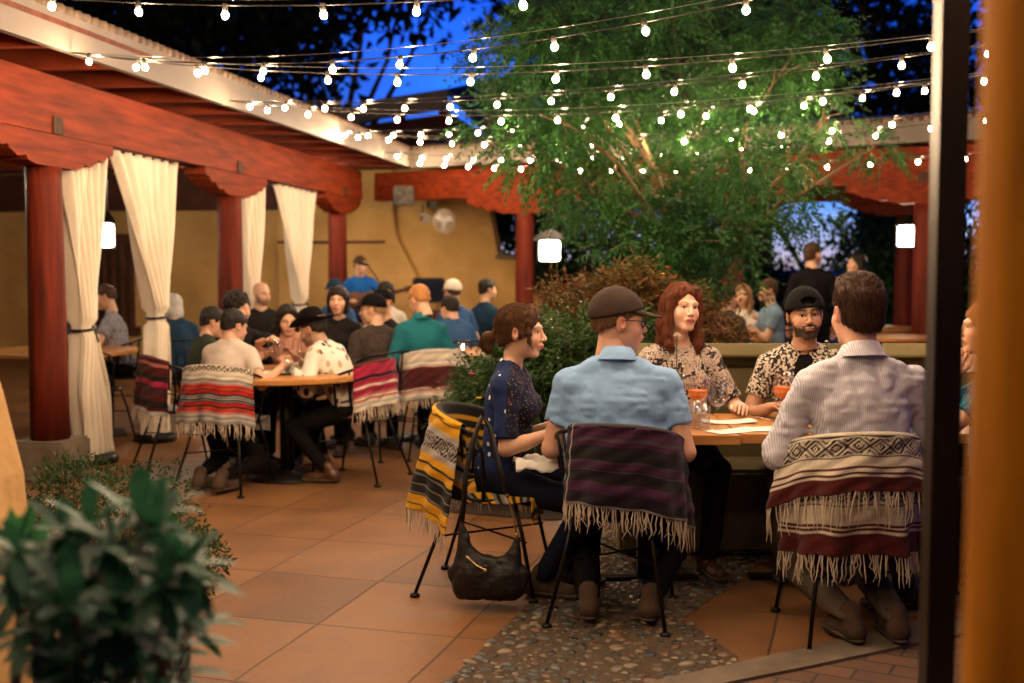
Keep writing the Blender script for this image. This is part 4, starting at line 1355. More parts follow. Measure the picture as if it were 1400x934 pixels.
# ================================================================== PLANTS
def leafm(name, c1, c2, scale=1.5, rough=.5, tr=.3):
    m, n, l, b = _nt(name)
    tc = n.new('ShaderNodeTexCoord'); tx = n.new('ShaderNodeTexNoise'); tx.inputs['Scale'].default_value = scale; tx.inputs['Detail'].default_value = 6; tx.inputs['Roughness'].default_value = .7
    l.new(tc.outputs['Object'], tx.inputs[0])
    r = n.new('ShaderNodeValToRGB'); r.color_ramp.elements[0].position = .32; r.color_ramp.elements[0].color = (*c1, 1); r.color_ramp.elements[1].position = .68; r.color_ramp.elements[1].color = (*c2, 1)
    l.new(tx.outputs[0], r.inputs[0]); l.new(r.outputs[0], b.inputs['Base Color']); b.inputs['Roughness'].default_value = rough; b.inputs['Specular IOR Level'].default_value = .15
    if tr:
        t = n.new('ShaderNodeBsdfTranslucent'); l.new(r.outputs[0], t.inputs[0])
        mx = n.new('ShaderNodeMixShader'); mx.inputs[0].default_value = tr
        l.new(b.outputs[0], mx.inputs[1]); l.new(t.outputs[0], mx.inputs[2])
        l.new(mx.outputs[0], n['Material Output'].inputs[0])
    return m


LEAF_G = leafm('leaf_green', (.007, .038, .012), (.046, .135, .028), 1.5)
LEAF_D = leafm('leaf_dark', (.010, .020, .008), (.022, .036, .014), .6, tr=.1)
LEAF_M = leafm('leaf_far', (.018, .055, .028), (.035, .085, .035), .8, tr=.2)
LEAF_R = leafm('leaf_nandina', (.022, .055, .013), (.17, .050, .016), 5)
LEAF_B = leafm('leaf_bush', (.014, .040, .010), (.05, .095, .022), 5)
LEAF_P = leafm('leaf_pittosporum', (.008, .046, .024), (.045, .16, .072), 14, rough=.42)
LEAF_S = leafm('leaf_small', (.02, .045, .015), (.05, .09, .025), 9)
BARK = pm('bark', (.20, .115, .06), (.12, .07, .04), scale=14, stretch=(1, 1, .3), rough=.8, bump=.5)


def unit(a): return a / (np.linalg.norm(a, axis=-1, keepdims=True) + 1e-9)


def rhombi(B, D, S, L, W):
    """leaf quads: base B, direction D, side S, length L, width W"""
    N = len(B); M_ = B + D * (L * .45)[:, None]
    V = np.stack([B, M_ + S * (W * .5)[:, None], B + D * L[:, None], M_ - S * (W * .5)[:, None]], 1).reshape(-1, 3)
    return V, np.arange(N * 4).reshape(N, 4)


def pinnate(P0, D, L, pairs, ll, lw, rs, droop=.5):
    N = len(P0); D = unit(D); up = unit(rs.randn(N, 3) * .35 + np.array([0, 0, 1])); S = unit(np.cross(D, up)); Vs = []; Fs = []; b = 0
    for i in range(pairs + 1):
        t = .22 + .78 * i / pairs
        c = P0 + D * (L * t)[:, None]; c[:, 2] -= droop * .6 * L * t * t
        for s in ((-1, 1) if i < pairs else (0,)):
            d = unit(D * (.55 if s else 1) + S * s * .85 + rs.randn(N, 3) * .18 + np.array([0, 0, -.35]))
            sd = unit(np.cross(d, up + rs.randn(N, 3) * .4))
            k = ll * (1 - .35 * abs(t - .55)) * (.8 + .4 * rs.rand(N))
            v, f = rhombi(c, d, sd, k, k * lw); Vs.append(v); Fs.append(f + b); b += len(v)
    # rachis as a thin blade
    tip = P0 + D * L[:, None]; tip[:, 2] -= droop * L
    v, f = rhombi(P0, unit(tip - P0), S, L * .95, np.full(N, .006)); Vs.append(v); Fs.append(f + b)
    return np.concatenate(Vs), np.concatenate(Fs)


def blob_points(blobs, n, rs, shell=.55):
    w = np.array([b[3] ** 2 for b in blobs]); w = w / w.sum(); idx = rs.choice(len(blobs), n, p=w)
    C = np.array([b[:3] for b in blobs])[idx]; R = np.array([b[3] for b in blobs])[idx]
    sq = np.array([(b[4] if len(b) > 4 else .8) for b in blobs])[idx]
    u = unit(rs.randn(n, 3)); r = shell + (1 - shell) * rs.rand(n) ** .6
    O = u * (R * r)[:, None]; O[:, 2] *= sq
    return C + O, u


def tree(name, label, base, blobs, n, mode, mat, rs, leaf=.05, group=None, trunk_r=.10, cat='tree', spray=(.18, .34), limbs=True, bark=None, fork=None, twigs=1):
    o = empty(name, base, 0, label, cat, group)
    base = np.array(base, float)
    P0, U = blob_points(blobs, n, rs)
    P0 = P0 - base
    if mode == 'pinnate':
        D = unit(U * .8 + rs.randn(n, 3) * .5 + np.array([0, 0, -.15])); L = spray[0] + (spray[1] - spray[0]) * rs.rand(n)
        V, F = pinnate(P0, D, L, 6, leaf, .34, rs)
    else:
        k = mode; P1 = np.repeat(P0, k, 0) + rs.randn(n * k, 3) * leaf * 1.6; D = unit(rs.randn(n * k, 3) + np.array([0, 0, -.3])); S = unit(np.cross(D, rs.randn(n * k, 3)))
        L = leaf * (.6 + .8 * rs.rand(n * k)); V, F = rhombi(P1, D, S, L, L * .5)
    mk('crown', V, F, mat, o, smooth=False)
    if limbs:
        t = MB(); rnd = random.Random(len(blobs) + n)
        fk = Vector(fork) - Vector(base) if fork else Vector((0, 0, .9))
        t.tube([(0, 0, 0), (fk.x * .4 + .02, fk.y * .5, fk.z * .5), fk], [trunk_r * 1.25, trunk_r, trunk_r * .85], 10)
        for b in blobs[::1 if len(blobs) < 30 else 3]:
            c = Vector(b[:3]) - Vector(base)
            a = fk + Vector((rnd.uniform(-.03, .03), rnd.uniform(-.03, .03), -.05)); m1 = a.lerp(c, .35) + Vector((rnd.uniform(-.12, .12), rnd.uniform(-.12, .12), .12)); m2 = a.lerp(c, .7) + Vector((rnd.uniform(-.15, .15), rnd.uniform(-.15, .15), .05))
            t.tube([a, m1, m2, c], [trunk_r * .55, trunk_r * .38, trunk_r * .24, trunk_r * .12], 7)
            for q in range(int(4 * twigs)):
                e = c + Vector((rnd.gauss(0, 1), rnd.gauss(0, 1), rnd.gauss(.3, 1))).normalized() * b[3] * .85
                s0 = m2.lerp(c, rnd.random())
                t.tube([s0, s0.lerp(e, .5) + Vector((rnd.uniform(-.08, .08), rnd.uniform(-.08, .08), rnd.uniform(0, .1))), e], [trunk_r * .16, trunk_r * .10, trunk_r * .05], 5)
        t.build('trunk', bark or BARK, o, smooth=True)
    return o


def B(px, py, d, r, sq=.8):
    p = P(px, py, d); return (p.x, p.y, p.z, r, sq)


r1 = np.random.RandomState(5)
rb_ = random.Random(21); ASH = []
for (x0_, y0_, x1_, y1_, n_, r_) in ((700, -40, 1130, 60, 15, .42), (690, 60, 1140, 150, 15, .38), (720, 150, 1150, 230, 16, .34), (780, 230, 1130, 290, 12, .32), (800, 290, 1040, 345, 9, .30), (900, 340, 1010, 385, 4, .24), (665, 90, 740, 220, 4, .22), (1130, 60, 1215, 230, 4, .20)):
    for _ in range(n_): ASH.append(B(rb_.uniform(x0_, x1_), rb_.uniform(y0_, y1_), rb_.uniform(8.5, 10.6), r_ * rb_.uniform(.5, 1.05), .55))
tree('ash_tree', 'leafy green ash tree in the middle of the courtyard glowing under the bulbs', (1.75, 10.2, 0), ASH, 6000, 'pinnate', LEAF_G, r1, leaf=.060, trunk_r=.060, fork=(1.65, 9.9, 1.35), spray=(.16, .30), twigs=.5)
MB().lathe([(1.45, 0), (1.45, .30), (1.30, .30), (1.30, .22), (.01, .24)], (1.35, 10.0, 0), 40).build('planter', CONC)
tag(bpy.data.objects['planter'], 'low round concrete planter around the courtyard tree', 'planter')

# dark trees beyond the roofs
def far(name, label, px, pys, d, rs_, n=700, mat=LEAF_D, leaf=.34, k=9, group='dark trees beyond the roofs', mode=None):
    bl = [B(x, y, d + random.uniform(-1.5, 1.5), r) for (x, y, r) in pys]
    bx = P(px, 400, d)
    tree(name, label, (bx.x, d, 0), bl, n, k, mat, rs_, leaf=leaf, group=group, trunk_r=.22, fork=(bx.x, d, 3.2))
far('tall_tree', 'black tree crown against the blue sky above the left roof edge', 200, [(120, 30, 1.7), (230, 45, 1.8), (310, 30, 1.4), (200, -30, 2), (375, 75, .7), (320, -40, 1.8), (60, -10, 1.5)], 28, r1, 950)
far('tall_tree', 'black tree crown above the raised pavilion at the top of the photo', 470, [(385, 20, 1.1), (450, 5, .7), (545, 12, .45), (430, 75, .45), (420, 118, .4), (500, -35, 1.0), (590, 5, .35)], 29, r1, 260)
far('tall_tree', 'dark tree crown behind the top of the leafy ash tree', 850, [(760, 0, 1.0), (840, 0, 1.4), (930, 20, 1.6), (1030, 40, 1.5), (800, 90, .9), (880, 80, 1.3), (1060, 110, 1.2), (980, 180, 1.5), (880, 180, 1.4)], 27, r1, 2100)
far('tall_tree', 'black tree crown against the sky left of the steel post', 1230, [(1180, 10, 1.1), (1240, 30, 1.3), (1210, 90, 1.1), (1260, 120, 1.0), (1140, 150, .9), (1190, 180, .9), (1300, 50, 1.5), (1330, 150, 1.4), (1245, 175, .6)], 27, r1, 360)
far('garden_tree', 'green tree seen under the portal behind the standing couple', 1190, [(1185, 330, .6), (1225, 340, .9), (1200, 400, .8), (1250, 380, 1.1), (1300, 340, 1.2), (1330, 420, 1.2), (1230, 300, .7), (1290, 430, 1.2)], 20, r1, 1500, LEAF_M, .13, 9, 'garden trees under the portal')
far('garden_tree', 'dark green tree seen beside the large bright lantern', 740, [(700, 330, .8), (740, 390, 1.0), (770, 330, .8), (700, 420, .8), (810, 380, 1.1), (740, 300, .6), (870, 400, 1.0)], 21, r1, 1300, LEAF_M, .13, 9, 'garden trees under the portal')
far('garden_tree', 'low dark tree on the horizon left of the standing man in black', 1040, [(1060, 410, .7), (1000, 395, 1.0), (1110, 415, .6), (940, 385, 1.1)], 24, r1, 800, LEAF_D, .16, 9, 'garden trees under the portal')


def shrub(name, label, c, r, n, mat, rs, leaf=.03, pin=True, group=None, h0=.1, sq=1.0, spray=(.10, .20), stems=14, cat='shrub'):
    o = empty(name, (c[0], c[1], 0), 0, label, cat, group)
    C = np.array([0, 0, c[2]])
    P0, U = blob_points([(0, 0, c[2], r, sq)] + [(random.uniform(-.6, .6) * r, random.uniform(-.5, .5) * r, c[2] + random.uniform(-.5, .6) * r * sq, r * .55, sq) for _ in range(5)], n, rs)
    if pin:
        D = unit(U * .7 + rs.randn(n, 3) * .4 + np.array([0, 0, .15])); L = spray[0] + (spray[1] - spray[0]) * rs.rand(n)
        V, F = pinnate(P0, D, L, 3, leaf, .32, rs)
    else:
        D = unit(U + rs.randn(n, 3) * .7); S = unit(np.cross(D, rs.randn(n, 3))); L = leaf * (.6 + .8 * rs.rand(n)); V, F = rhombi(P0, D, S, L, L * .45)
    mk('foliage', V, F, mat, o, smooth=False)
    t = MB(); rnd = random.Random(n)
    for i in range(stems):
        a = rnd.uniform(0, 2 * pi); e = Vector((cos(a) * r * .6 * rnd.random(), sin(a) * r * .6 * rnd.random(), c[2] + r * sq * rnd.uniform(-.2, .8)))
        t.tube([(cos(a) * .05, sin(a) * .05, 0), (e.x * .5, e.y * .5, e.z * .55), e], [.010, .007, .003], 5)
    t.build('stems', BARK, o)
    return o


def pz(px, py, d): p = P(px, py, d); return (p.x, p.y, p.z)
RG = 'rusty red nandina shrubs behind the near table'
shrub('nandina_shrub', 'rusty red and green nandina shrub between the woman in navy and the brown cap', pz(795, 455, 7.6), .32, 1000, LEAF_R, r1, .055, group=RG)
shrub('nandina_shrub', 'rusty red nandina shrub right above the brown cap', pz(865, 440, 7.4), .30, 850, LEAF_R, r1, .055, group=RG)
shrub('nandina_shrub', 'rusty red nandina shrub behind the head of the red-haired woman', pz(935, 452, 7.6), .27, 700, LEAF_R, r1, .055, group=RG)
shrub('nandina_shrub', 'rusty nandina shrub at the trunk of the ash tree', pz(985, 485, 8.2), .20, 350, LEAF_R, r1, .055, group=RG)
GG = 'green bushes in the bed behind the near table'
shrub('green_bush', 'dark green bush hanging low between the two dining groups', pz(668, 548, 7.6), .24, 550, LEAF_B, r1, .055, group=GG)
shrub('green_bush', 'green bush with small flowers behind the ponytail of the woman in navy', pz(722, 512, 7.0), .23, 550, LEAF_B, r1, .055, group=GG)
shrub('green_bush', 'green bush behind the shoulder of the woman in navy', pz(785, 515, 6.8), .36, 1200, LEAF_B, r1, .055, group=GG)
shrub('green_bush', 'green bush filling the space behind the blue polo shirt', pz(870, 520, 7.0), .38, 1000, LEAF_B, r1, .055, group=GG)
shrub('green_bush', 'green bush low behind the yellow blanket', pz(668, 590, 7.3), .28, 700, LEAF_B, r1, .055, group=GG)
# flowers in the bed
YEL = pm('yellow_petal', (.75, .50, .04), (.7, .35, .03), scale=20); REDP = pm('red_petal', (.55, .03, .02), (.4, .02, .02), scale=20); WHP = pm('white_petal', (.75, .70, .58), (.65, .60, .45), scale=20)
def blossom(name, label, p, mat, r=.028, group='small blossoms among the bushes', stem=.2, n=9):
    o = empty(name, p, random.uniform(0, 6), label, 'flower', group)
    b = MB()
    for i in range(n):
        a = 2 * pi * i / n; d = Vector((cos(a), sin(a), .35)); s = Vector((-sin(a), cos(a), 0)) * r * .38
        b.add([(0, 0, 0), d * r * .6 + s, d * r, d * r * .6 - s], [(0, 1, 2, 3)])
    b.sphere((0, 0, .003), r * .32, 8, 5); b.build('petals', mat, o)
    t = MB(); t.tube([(0, 0, 0), (.01, 0, -stem * .5), (0, 0, -stem)], .0025, 5); t.build('stem', LEAF_S, o)
    return o
blossom('blossom', 'yellow blossom sticking up above the brown cap', P(907, 377, 7.2), YEL, .035)
blossom('blossom', 'red blossom beside the yellow one above the shrubs', P(913, 367, 7.25), REDP, .03)
for i in range(16):
    x = random.uniform(742, 830); y = random.uniform(400, 530)
    blossom('blossom', 'tiny white blossom in the green bed behind the woman in navy', P(x, y, 6.62 - (530 - y) * .002), WHP, .010, 'tiny white blossoms', .12, 6)
for (x, y, m_) in ((655, 545, YEL), (668, 588, YEL), (645, 512, REDP), (690, 520, YEL)):
    blossom('blossom', {655: 'yellow blossom low in the dark bush left of the yellow blanket', 668: 'lowest yellow blossom beside the yellow blanket', 645: 'red blossom in the dark green bush between the dining groups', 690: 'yellow blossom in the bush just left of the navy shirt'}[x], P(x, y, 6.75), m_, .022)
tag(sheet('planting_bed', [(-.45, 7.0), (.2, 6.75), (1.0, 6.9), (1.4, 8.6), (-.5, 8.6)], .006, pm('soil', (.05, .03, .02), (.03, .02, .012), scale=20, rough=.95, bump=.6)), kind='structure')

# ---- foreground plants, bottom left -------------------------------------------------
def broadleaf(b, p, d, L, W, curl=.25, n=6, fold=.15):
    d = Vector(d).normalized(); s = d.cross(Vector((0, 0, 1)))
    if s.length < .05: s = Vector((1, 0, 0))
    s.normalize(); up = s.cross(d); p = Vector(p); V = []; F = []
    for i in range(n + 1):
        t = i / n; c = p + d * (L * t) - Vector((0, 0, 1)) * (curl * L * t * t); w = W * (sin(pi * min(1, t * .92 + .04)) ** .75) * .5 * (1 if i < n else .05)
        V += [c - s * w + up * fold * w, c, c + s * w + up * fold * w]
    for i in range(n):
        a = i * 3; F += [(a, a + 1, a + 4, a + 3), (a + 1, a + 2, a + 5, a + 4)]
    b.add(V, F)


def rosette_bush(label, base, tips, mat, L=.10, W=.034, name='pittosporum_bush'):
    o = empty(name, base, 0, label, 'shrub', 'dark glossy plants in the lower left corner'); base = Vector(base); b = MB(); t = MB()
    for (tp, dr) in tips:
        tp = Vector(tp) - base; dr = Vector(dr).normalized()
        t.tube([(tp.x * .25, tp.y * .25, 0), (tp.x * .6, tp.y * .6, tp.z * .55), tp], [.009, .006, .003], 5)
        a1 = dr.cross(Vector((0, .3, 1))).normalized(); a2 = dr.cross(a1)
        for i in range(10):
            an = i * 2.4; sp_ = .45 + .055 * i
            d = dr * (1.15 - sp_) + (a1 * cos(an) + a2 * sin(an)) * sp_ * 1.25
            broadleaf(b, tp - dr * (.002 * i), d, L * random.uniform(.6, 1.25), W * random.uniform(.8, 1.15), random.uniform(.05, .35))
        for i in range(5):     # leaves down the stem
            q = tp * (1 - .05 * (i + 1)); an = i * 2.1
            broadleaf(b, q, (cos(an), sin(an), .3), L * .9, W, .3)
    b.build('leaves', mat, o, smooth=True); t.build('stems', BARK, o)
    return o


rnd = random.Random(4)
tips = []
for i in range(46):
    px = rnd.uniform(20, 265); py = 720 + rnd.random() * 300 + abs(px - 170) * .15; d = rnd.uniform(1.75, 2.35)
    if (px - 120) ** 2 / 170 ** 2 + (py - 915) ** 2 / 215 ** 2 > rnd.uniform(.55, 1.25): continue
    tips.append((P(px, py, d), (rnd.uniform(-.5, .7), rnd.uniform(-.9, .1), rnd.uniform(.2, 1))))
for (px, py, d, dr) in ((192, 706, 1.95, (.3, -.5, .9)), (215, 722, 1.9, (.6, -.4, .6)), (262, 772, 1.85, (.9, -.5, .25)), (222, 800, 1.8, (.5, -.8, .2)), (205, 700, 2.1, (.1, -.3, 1)), (120, 715, 2.0, (-.2, -.5, .9)), (90, 730, 2.0, (-.4, -.6, .7)), (150, 740, 1.85, (0, -.8, .6))):
    tips.append((P(px, py, d), dr))
rosette_bush('out of focus blue-green bush of leaf rosettes filling the lower left corner', (-.72, 2.15, 0), tips, LEAF_P)
o = empty('strap_leaf_plant', (-1.02, 2.25, 0), 0, 'plant with broad upright strap leaves at the left edge above the bush', 'plant'); b = MB()
bp0 = P(30, 820, 2.2) - Vector((-1.02, 2.25, 0))
for (px, py) in ((14, 690), (42, 683), (70, 692), (-6, 720), (58, 715), (28, 700), (0, 760), (82, 730)):
    e_ = P(px, py, 2.15 + rnd.uniform(-.08, .05)) - Vector((-1.02, 2.25, 0)); broadleaf(b, bp0, e_ - bp0, (e_ - bp0).length, .036, .02, 8, .3)
b.build('leaves', leafm('leaf_strap', (.03, .16, .05), (.08, .27, .10), 6, rough=.35), o, smooth=True)
t = MB(); t.tube([(0, 0, 0), bp0 * .6 + Vector((0, 0, .1)), bp0], [.014, .012, .010], 6); t.build('stem', BARK, o)
for i, (px, py, d, r_, lb) in enumerate(((100, 700, 4.4, .24, 'dark small-leaved bush at the foot of the nearest column'), (185, 735, 4.0, .26, 'dark small-leaved bush behind the blue-green rosettes'), (235, 775, 3.7, .16, 'thin small-leaved bush spilling onto the tiles'))):
    shrub('small_leaf_bush', lb, pz(px, py, d), r_, 3000, LEAF_S, r1, .020, pin=False, group='small-leaved bushes in the corner bed')
b = MB(); b.tube([P(283, 800, 3.3), P(281, 820, 3.3), P(272, 842, 3.3), P(262, 860, 3.3) , P(250, 868, 3.3)], .004, 5)
sheet('corner_bed', [(-3.2, .6), (-.42, .6), (-.55, 2.2), (-1.0, 3.9), (-2.2, 4.9), (-3.2, 4.6)], .008, pm('bed_soil', (.045, .03, .02), (.025, .018, .012), scale=20, rough=.95, bump=.5))
# ================================================================== FURNITURE
TABLEW = pm('table_wood', (.50, .235, .065), (.36, .155, .042), scale=5, stretch=(.5, 6, 6), rough=.35, bump=.1, bscale=30, lo=.3, hi=.7)
OLIVE = pm('olive_upholstery', (.135, .105, .042), (.10, .078, .03), scale=4, rough=.75, bump=.2, bscale=180)
PAPER = pm('white_paper', (.80, .76, .70), (.76, .72, .66), scale=3, rough=.7)
GLASS = glassm('clear_glass'); WATER = glassm('water', (.80, .84, .86, 1), k=.5)
DRINK = pm('orange_drink', (.85, .22, .04), (.80, .18, .03), scale=3, rough=.25)
WOVEN = col_mat('woven_wool', rough=.95, bump=1.0, bscale=330, spec=.1, sheen=.08)
FRINGE = pm('cream_fringe', (.62, .52, .40), (.50, .40, .30), scale=30, rough=.95)
LEATHERB = pm('black_leather', (.012, .010, .009), (.018, .016, .014), scale=30, rough=.5, spec=.3, bump=.4, bscale=140)
BRASS = pm('brass', (.55, .38, .16), (.45, .3, .12), scale=10, rough=.3, metal=.9)

RZ = .825; RR = .265; RC = .02      # back rail height, radius, centre offset


def railz(ph): return RZ - .070 * (abs(ph) / radians(80)) ** 2


def make_chair(name='iron_chair'):
    o = empty(name)
    s = MB(); s.lathe([(.0, .430), (.20, .432), (.222, .440), (.222, .452), (.20, .456), (.0, .450)], n=32); s.build('seat', IRON, o, smooth=True)
    f = MB(); ph = np.linspace(-radians(84), radians(84), 25)
    top = [(RR * sin(a), RC - RR * cos(a), railz(a)) for a in ph]
    f.tube(top, .0095, 8)
    for sg in (-1, 1):
        a = sg * radians(84); f.tube([(RR * sin(a), RC - RR * cos(a), railz(a)), (sg * .262, .03, .66), (sg * .238, .03, .54), (sg * .215, .02, .445)], .009, 8)
    lo = [(.235 * sin(a), RC - .235 * cos(a), .60 - .02 * (abs(a)) ** 2) for a in ph]
    f.tube(lo, .006, 6)
    f.build('back_frame', IRON, o, smooth=True)
    for k in range(9):
        a = radians(-68 + 17 * k); b = MB()
        b.tube([(.215 * sin(a), .0 - .215 * cos(a), .445), (.232 * sin(a), RC - .232 * cos(a), .58), (.25 * sin(a), RC - .25 * cos(a), .70), (RR * sin(a), RC - RR * cos(a), railz(a))], [.006, .008, .008, .006], 6)
        b.build('slat', IRON, o, smooth=True)
    for sx, sy in ((-1, -1), (1, -1), (-1, 1), (1, 1)):
        l = MB(); e_ = (sx * (.245 if sy < 0 else .215), sy * (.29 if sy < 0 else .25), .012)
        l.tube([(sx * .16, sy * .15, .44), (sx * .185, sy * .19, .30), e_], [.0095, .0095, .0085], 8)
        g = l.build('leg', IRON, o, smooth=True)
        p = MB(); p.lathe([(.018, .0), (.024, .004), (.022, .014), (.010, .020)], (e_[0], e_[1], 0), 12); p.build('foot', IRON, g, smooth=True)
    c = MB(); c.tube([(-.185, -.20, .26), (.185, .21, .26)], .005, 6); c.tube([(.185, -.20, .268), (-.185, .21, .268)], .005, 6); c.build('stretcher', IRON, o)
    return o


_ch = make_chair(); _used = [False]


def chair(x, y, face, label, g='black wrought-iron dining chairs'):
    o = _ch if not _used[0] else copy_tree(_ch); _used[0] = True
    o.location = (x, y, 0); o.rotation_euler = (0, 0, -radians(face)); tag(o, label, 'chair', g); return o


def frac(x): return x - np.floor(x)


def stripes(v, stops):
    C = np.zeros(v.shape + (3,))
    for p_, c in stops: C[v >= p_] = c
    return C


def zig(u, v, v0, v1, per, fg, bg, C, kind='diamond'):
    m = (v >= v0) & (v < v1); t = (v - v0) / (v1 - v0)
    if kind == 'diamond':
        x = np.abs(frac(u / per) - .5) * 2; y = np.abs(t - .5) * 2
        d = x + y; pat = ((d > .85) & (d < 1.15)) | ((d > .35) & (d < .60)) | (d < .12) | ((d > 1.45) & (d < 1.7))
    else:
        x = np.abs(frac(u / per) - .5) * 2; pat = frac(t * 2 + x * 1.0) < .5
        pat |= (np.abs(t - .5) > .46)
    C[m] = bg; C[m & pat] = fg; return C


def serape(label, loc, face, a0, a1, lin, lout, pattern, g='striped blankets draped over the chairs', seat=False, slant=0.0, rail=None, flare=.03, fr=True, wav=1.0, frlen=.085, sag=0.0, name='striped_blanket'):
    o = empty(name, (loc[0], loc[1], 0), -radians(face), label, 'blanket', g)
    a0, a1 = radians(a0), radians(a1)
    Wd = (a1 - a0) * RR; nu = int(Wd / .0055); us = np.linspace(0, 1, nu + 1)
    st = []    # stations: (s, radius offset, dz, mode)
    vs = np.arange(0, lout, .0055)[::-1]
    stn = [('out', d) for d in vs] + [('top', t) for t in np.linspace(0, pi, 7)] + [('in', d) for d in np.arange(.004, lin, .007)]
    if seat: stn += [('seat', t) for t in np.linspace(0, 1, 40)] + [('drop', t) for t in np.linspace(0, .10, 14)]
    V = []; vl = []; s = 0; rnd_ = random.Random(len(label)); p1, p2, p3 = [rnd_.uniform(0, 6) for _ in range(3)]
    PH = a0 + (a1 - a0) * us
    rz = np.array([(railz(a) if rail is None else rail - .02 * a * a) for a in PH]) + .012
    prev = 0
    for kind, t in stn:
        if kind == 'out':
            dz = -t * (1 + slant * (us - .5)) * (1 - sag * (1 - (2 * us - 1) ** 2)); r = RR + .020 + flare * (t / .3) + wav * .016 * (t / .25) * np.sin(PH * 6 + p1 + t * 3) + wav * .008 * np.sin(PH * 15 + p2) * (t / .25) + .004 * np.sin(t * 38 + PH * 5 + p3) * np.sin(PH * 4 + p1) + .0025 * np.sin(t * 90 + PH * 14)
            dz = dz + .004 * np.sin(PH * 9 + p3)
            X = r * np.sin(PH); Y = RC - r * np.cos(PH); Z = rz + dz; L_ = lout - t
        elif kind == 'top':
            r = RR + .020 * cos(t); X = r * np.sin(PH); Y = RC - r * np.cos(PH); Z = rz + .012 * sin(t); L_ = lout + .02 * t / 1.57
        elif kind == 'in':
            r = RR - .020 - .02 * t; X = r * np.sin(PH); Y = RC - r * np.cos(PH); Z = rz - t; L_ = lout + .04 + t
        elif kind == 'seat':
            r = RR - .03; X0 = r * np.sin(PH); Y0 = RC - r * np.cos(PH); X = X0 * (1 - .08 * t); Y = Y0 * (1 - t) + .235 * t
            rad = np.sqrt(X ** 2 + Y ** 2); Z = .468 + .006 * np.sin(X * 40 + Y * 20) - np.maximum(0, np.abs(X) - .19) * 1.2; L_ = lout + lin + .04 + .45 * t
        else:
            X = (RR - .03) * np.sin(PH) * .93; Y = np.full_like(X, .237 + .01) + .008 * np.sin(X * 50); Z = .462 - t - np.maximum(0, np.abs(X) - .19) * 1.0; L_ = lout + lin + .49 + t
        V.append(np.stack([X, Y, Z], 1)); vl.append(L_)
    V = np.array(V); n_v = len(V)
    UU = np.broadcast_to(us * Wd, (n_v, nu + 1)); VV = np.broadcast_to(np.array(vl)[:, None], (n_v, nu + 1))
    rs = np.random.RandomState(len(label))
    C = pattern(UU, VV) * (1 + .16 * (rs.rand(n_v, 1, 1) - .5)) * (1 + .14 * (rs.rand(n_v, nu + 1, 1) - .5))
    idx = np.arange(n_v * (nu + 1)).reshape(n_v, nu + 1)
    Q = np.stack([idx[:-1, :-1], idx[1:, :-1], idx[1:, 1:], idx[:-1, 1:]], -1).reshape(-1, 4)
    c = mk('cloth', V.reshape(-1, 3), Q, WOVEN, o, col=np.clip(C, 0, 1).reshape(-1, 3))
    sd = c.modifiers.new('s', 'SOLIDIFY'); sd.thickness = .006; sd.offset = 0
    if fr:
        b = MB(); e = V[0]; k = 0
        while k < nu:
            p = Vector(e[min(k, nu)]); L = frlen * rnd_.uniform(.6, 1.25); q = rnd_.uniform(-.022, .022) + .012 * sin(k * .5); w_ = rnd_.uniform(-.012, .016); nrm = Vector((p.x, p.y - RC, 0)).normalized(); tg = Vector((-nrm.y, nrm.x, 0))
            pts = [p + Vector((0, 0, .004)), p + tg * q * .5 + nrm * w_ * .4 - Vector((0, 0, L * .4)), p + tg * (q * .5 + rnd_.uniform(-.008, .008)) + nrm * w_ - Vector((0, 0, L * .72)), p + tg * q * 1.1 + nrm * w_ - Vector((0, 0, L))]
            b.tube(pts, [.0018, .0028, .0024, .0008], 5, False); k += rnd_.choice((0, 1, 1, 1, 2, 2, 3))
        b.build('fringe', FRINGE, o, smooth=True)
    return o


CR = (.60, .52, .41); BK = (.015, .013, .013); GY = (.22, .20, .19); LG = (.40, .36, .33); RD = (.36, .014, .012); MR = (.075, .013, .012); DM = (.055, .014, .018); PU = (.042, .013, .036); DP = (.016, .010, .018); YE = (.62, .31, .015); OR = (.42, .06, .02); MG = (.34, .02, .06); PK = (.42, .14, .12)


def pat_red(u, v):   # v = length from outer hem, .36 long outside
    s = [(0, GY), (.02, LG), (.035, GY), (.05, LG), (.065, PK), (.08, RD), (.095, OR), (.105, BK), (.113, RD), (.135, BK), (.143, GY), (.150, BK), (.158, LG), (.165, BK), (.173, GY), (.180, BK), (.19, RD), (.215, BK), (.222, OR), (.232, RD), (.245, PK), (.258, LG), (.272, GY), (.285, CR), (.30, LG), (.312, CR), (.37, CR)]
    C = stripes(v, s); C = zig(u, v, .335, .395, .032, BK, CR, C, 'chev'); C[v > .40] = CR; C[v > .46] = LG; C[v > .50] = RD; C[v > .52] = BK; C[v > .53] = RD; C[v > .57] = LG
    return C


def pat_purple(u, v):
    s = [(0, GY), (.012, BK), (.02, DP)]; rs = np.random.RandomState(3); p = .03
    while p < .9:
        s.append((p, [PU, DP, BK, PU, DP, (.055, .018, .045), (.05, .045, .05)][rs.randint(7)])); p += rs.choice((.006, .012, .018, .026))
    C = stripes(v, s); m = (u > .025) & (u < .029); C[m] = LG
    return C


def pat_yellow(u, v):
    s = [(0, YE), (.03, BK), (.036, YE), (.075, BK), (.082, GY), (.088, BK), (.12, GY), (.126, BK), (.16, GY), (.17, BK), (.185, YE), (.22, BK), (.226, YE), (.262, LG), (.285, LG)]
    C = stripes(v, s); C = zig(u, v, .290, .362, .060, BK, LG, C, 'diamond'); C[v > .366] = LG; C[v > .385] = YE; C[v > .425] = BK; C[v > .432] = YE; C[v > .46] = BK; C[v > .52] = YE; C[v > .54] = BK
    p = .58
    for q in (YE, BK, YE, GY, BK, GY, LG, YE, BK, YE, BK, GY, BK, YE) * 3: C[v > p] = q; p += .024
    return C


